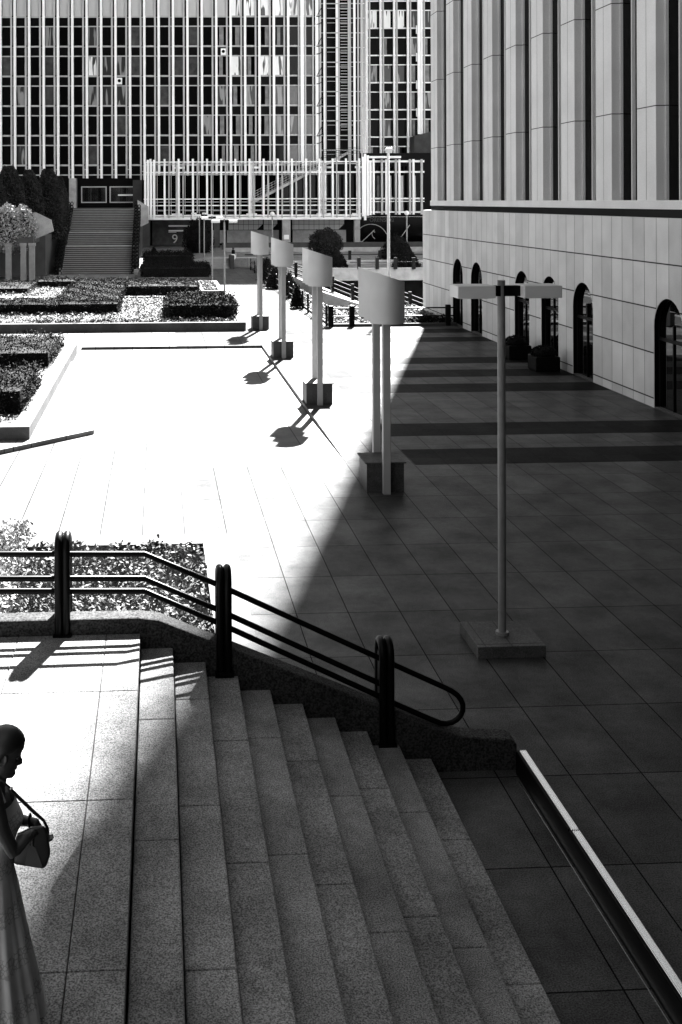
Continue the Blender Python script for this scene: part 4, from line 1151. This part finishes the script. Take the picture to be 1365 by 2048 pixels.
# hair: cap over the skull with a bun behind
hm = MB(); 
k0 = len(hm.v); hm.ball((0, 0, 0), (1, 1, 1), 28, 18)
for i in range(k0, len(hm.v)):
    v = hm.v[i]; x, y, z = v
    xx = -.008 + x * .101; yy_ = y * .085; z2 = .03 + z * .1
    zb = -.06 if xx < -.03 else (-.06 + (xx + .03) / .03 * .08 if xx < 0 else .02 + xx / .08 * .052)
    if z2 < zb: kk = max(.8, 1 - (zb - z2) * 12); xx *= kk; yy_ *= kk
    if z2 < -.045: z2 = -.045 + (z2 + .045) * .4
    hm.v[i] = tuple(tr(xx, yy_, z2))
ell(hm, tr(-.115, 0, .02), .05, .05, .05)
ho = hm.build('hair', HAIR, wo_)
for d in (-1, 1): MB().ball(tr(.068, d * .032, .003), .011, 10, 8).build('eye', HAIR, wo_)
# dress
dm = MB()
n = 40
rows = [(1598, -8, .105, .15), (1615, -6, .115, .155), (1640, -2, .122, .16), (1665, -6, .115, .15), (1700, -9, .10, .135), (1720, -11, .105, .14), (1745, -13, .118, .155), (1775, -14, .14, .185), (1820, -15, .165, .21), (1880, -15, .20, .245), (1940, -14, .235, .28), (2000, -13, .27, .31), (2032, -12, .285, .33)]
vs = []
fine = []
for i in range(len(rows) - 1):
    for k in range(4): t = k / 4; fine.append([rows[i][j] * (1 - t) + rows[i + 1][j] * t for j in range(4)])
fine.append(list(rows[-1]))
for (y_, x_, rx, ry) in fine:
    c = wp(x_, y_); amp = max(0, min(1, (y_ - 1730) / 250)) * .018
    for i in range(n * 2):
        a = math.pi * i / n; k = 1 + amp / rx * (math.sin(a * 11 + y_ * .006) + .6 * math.sin(a * 19 + 1 + y_ * .003) + .4 * math.sin(a * 31 + y_ * .01))
        bust = .018 * math.exp(-((y_ - 1638) / 18) ** 2) * max(0, math.cos(a)) 
        vs.append(c + fwd * ((rx * k + bust) * math.cos(a)) + side * (ry * k * math.sin(a)))
nn = n * 2
dm.add(vs, [(j * nn + i, j * nn + (i + 1) % nn, (j + 1) * nn + (i + 1) % nn, (j + 1) * nn + i) for j in range(len(fine) - 1) for i in range(nn)], 0, True)
# straps of the dress
for d in (-.1, .1): dm.tube([wp(10, 1605, d), wp(0, 1580, d * .95), wp(-14, 1572, d), wp(-30, 1590, d)], .009, 8)
do = dm.build('dress', DRESS, wo_)
# lace pattern in the dress material
n_ = DRESS.node_tree; b_ = n_.nodes['Principled BSDF']; vz = n_.nodes.new('ShaderNodeTexVoronoi'); vz.feature = 'DISTANCE_TO_EDGE'; vz.inputs['Scale'].default_value = 42
ge = n_.nodes.new('ShaderNodeNewGeometry'); n_.links.new(ge.outputs['Position'], vz.inputs['Vector'])
sp = n_.nodes.new('ShaderNodeSeparateXYZ'); n_.links.new(ge.outputs['Position'], sp.inputs[0])
wv = n_.nodes.new('ShaderNodeMath'); wv.operation = 'SINE'; ml_ = n_.nodes.new('ShaderNodeMath'); ml_.operation = 'MULTIPLY'; ml_.inputs[1].default_value = 26
n_.links.new(sp.outputs[2], ml_.inputs[0]); n_.links.new(ml_.outputs[0], wv.inputs[0])
gt_ = n_.nodes.new('ShaderNodeMath'); gt_.operation = 'GREATER_THAN'; gt_.inputs[1].default_value = .35; n_.links.new(wv.outputs[0], gt_.inputs[0])
l1 = n_.nodes.new('ShaderNodeMath'); l1.operation = 'LESS_THAN'; l1.inputs[1].default_value = .09; n_.links.new(vz.outputs['Distance'], l1.inputs[0])
an = n_.nodes.new('ShaderNodeMath'); an.operation = 'MULTIPLY'; n_.links.new(gt_.outputs[0], an.inputs[0]); n_.links.new(l1.outputs[0], an.inputs[1])
mx = n_.nodes.new('ShaderNodeMapRange'); mx.inputs[3].default_value = 1; mx.inputs[4].default_value = .6; n_.links.new(an.outputs[0], mx.inputs[0])
old = b_.inputs['Base Color'].links[0].from_socket; mm_ = n_.nodes.new('ShaderNodeMath'); mm_.operation = 'MULTIPLY'
n_.links.new(old, mm_.inputs[0]); n_.links.new(mx.outputs[0], mm_.inputs[1]); n_.links.new(mm_.outputs[0], b_.inputs['Base Color'])
# bracelet and watch
MB().tube([wp(60, 1641, .08) + (side * math.cos(a) + up * math.sin(a)) * .033 for a in [6.283 * i / 12 for i in range(12)]], .007, 6, closed=True).build('bracelet', BLACK, wo_)
MB().tube([wp(60, 1672, -.125) + (side * math.cos(a) + (up * .8 + fwd * .4) * math.sin(a)) * .031 for a in [6.283 * i / 12 for i in range(12)]], .008, 6, closed=True).build('watch', LEATH, wo_)
# handbag
bc = wp(66, 1735, -.0)
hb = thing('handbag', 'dark leather handbag with a grey side panel and shoulder strap held by the woman', 'handbag', (bc.x, bc.y, bc.z))
m_ = MB()
outline = [(26, 1728), (91, 1738), (102, 1708), (97, 1668), (90, 1650), (62, 1654), (34, 1668)]
d0, d1 = -.10, .10
vs = [wp(x, y, d0) for x, y in outline] + [wp(x, y, d1) for x, y in outline]
k = len(outline)
m_.add(vs, [tuple(range(k)), tuple(range(2 * k - 1, k - 1, -1))] + [(i, k + i, k + (i + 1) % k, (i + 1) % k) for i in range(k)], 0, True)
o = m_.build('bag_body', LEATH, hb, bevel=.02)
out2 = [(50, 1730), (86, 1735), (72, 1695), (58, 1690)]
m_ = MB(); vs = [wp(x, y, d0 - .006) for x, y in out2] + [wp(x, y, d0 + .01) for x, y in out2]
m_.add(vs, [(0, 1, 2, 3), (7, 6, 5, 4), (0, 4, 5, 1), (1, 5, 6, 2), (2, 6, 7, 3), (3, 7, 4, 0)]); m_.build('side_panel', LEATH2, hb)
MB().tube([wp(-4, 1556, -.06), wp(6, 1562, -.07), wp(21, 1576, -.07), wp(35, 1592, -.06), wp(66, 1622, -.04), wp(88, 1641, -.02), wp(96, 1658, -.01), wp(97, 1676, 0)], [.004, .005, .006, .010, .010, .008, .009, .008], 8).build('strap', LEATH, hb)
MB().tube([wp(34, 1680, -.08), wp(38, 1668, -.11), wp(55, 1664, -.12), wp(66, 1672, -.11), wp(66, 1690, -.1)], .008, 8).build('handle', LEATH, hb)
m_ = MB(); m_.ball(wp(23, 1577, -.07), .010, 10, 6); m_.ball(wp(90, 1660, -.03), .012, 10, 6); m_.build('buckle', METAL, hb)

# distant pedestrian climbing the steps
wq = 101.0
def pp(x, y, d=0): return P(x, y, wq + d)
q = pp(467, 531)
pe = thing('person', 'distant person in a dark top and white shorts climbing the far steps', 'person', (q.x, q.y, .3))
S = Vector((c_, -s_, 0))
b0 = Vector((q.x, q.y, .29))
pm = MB()
def L_(x, z, y=0): return b0 + S * x + Vector((0, y, z))
pm.ball(L_(0, 1.47), (.095, .11, .125)); capsule(pm, [L_(0, 1.2), L_(0, 1.4)], [.07, .055])
capsule(pm, [L_(0, .9), L_(0, 1.05), L_(0, 1.24)], [.145, .13, .15])
for s in (-1, 1):
    capsule(pm, [L_(s * .09, .85), L_(s * .1, .46, .05 if s > 0 else -.02), L_(s * .09, .05, .18 if s > 0 else -.05)], [.095, .065, .045])
    capsule(pm, [L_(s * .09, .03, .2 if s > 0 else -.05), L_(s * .09, .03, .3 if s > 0 else .06)], [.04, .03])
    capsule(pm, [L_(s * .19, 1.27), L_(s * .25, 1.02), L_(s * .24, .8, .1)], [.055, .042, .032])
    hand(pm, L_(s * .24, .79, .11), Vector((0, .3, -1)), Vector((0, 1, .3)), .5 * s)
o = pm.build('body', mat('far skin', .3, rough=.6), pe); remesh(o, .012, 2)
tp = MB(); capsule(tp, [L_(0, 1.0), L_(0, 1.12), L_(0, 1.26)], [.155, .155, .165], 14); tp.build('top', BLACK, pe)
tp = MB(); capsule(tp, [L_(0, .93), L_(0, .84)], [.165, .17], 14)
for s in (-1, 1): capsule(tp, [L_(s * .09, .82), L_(s * .1, .58)], [.115, .1])
tp.build('shorts', WHITE, pe)
tp = MB(); tp.ball(L_(0, 1.5, -.02), (.105, .115, .115)); tp.build('hair', HAIR, pe)
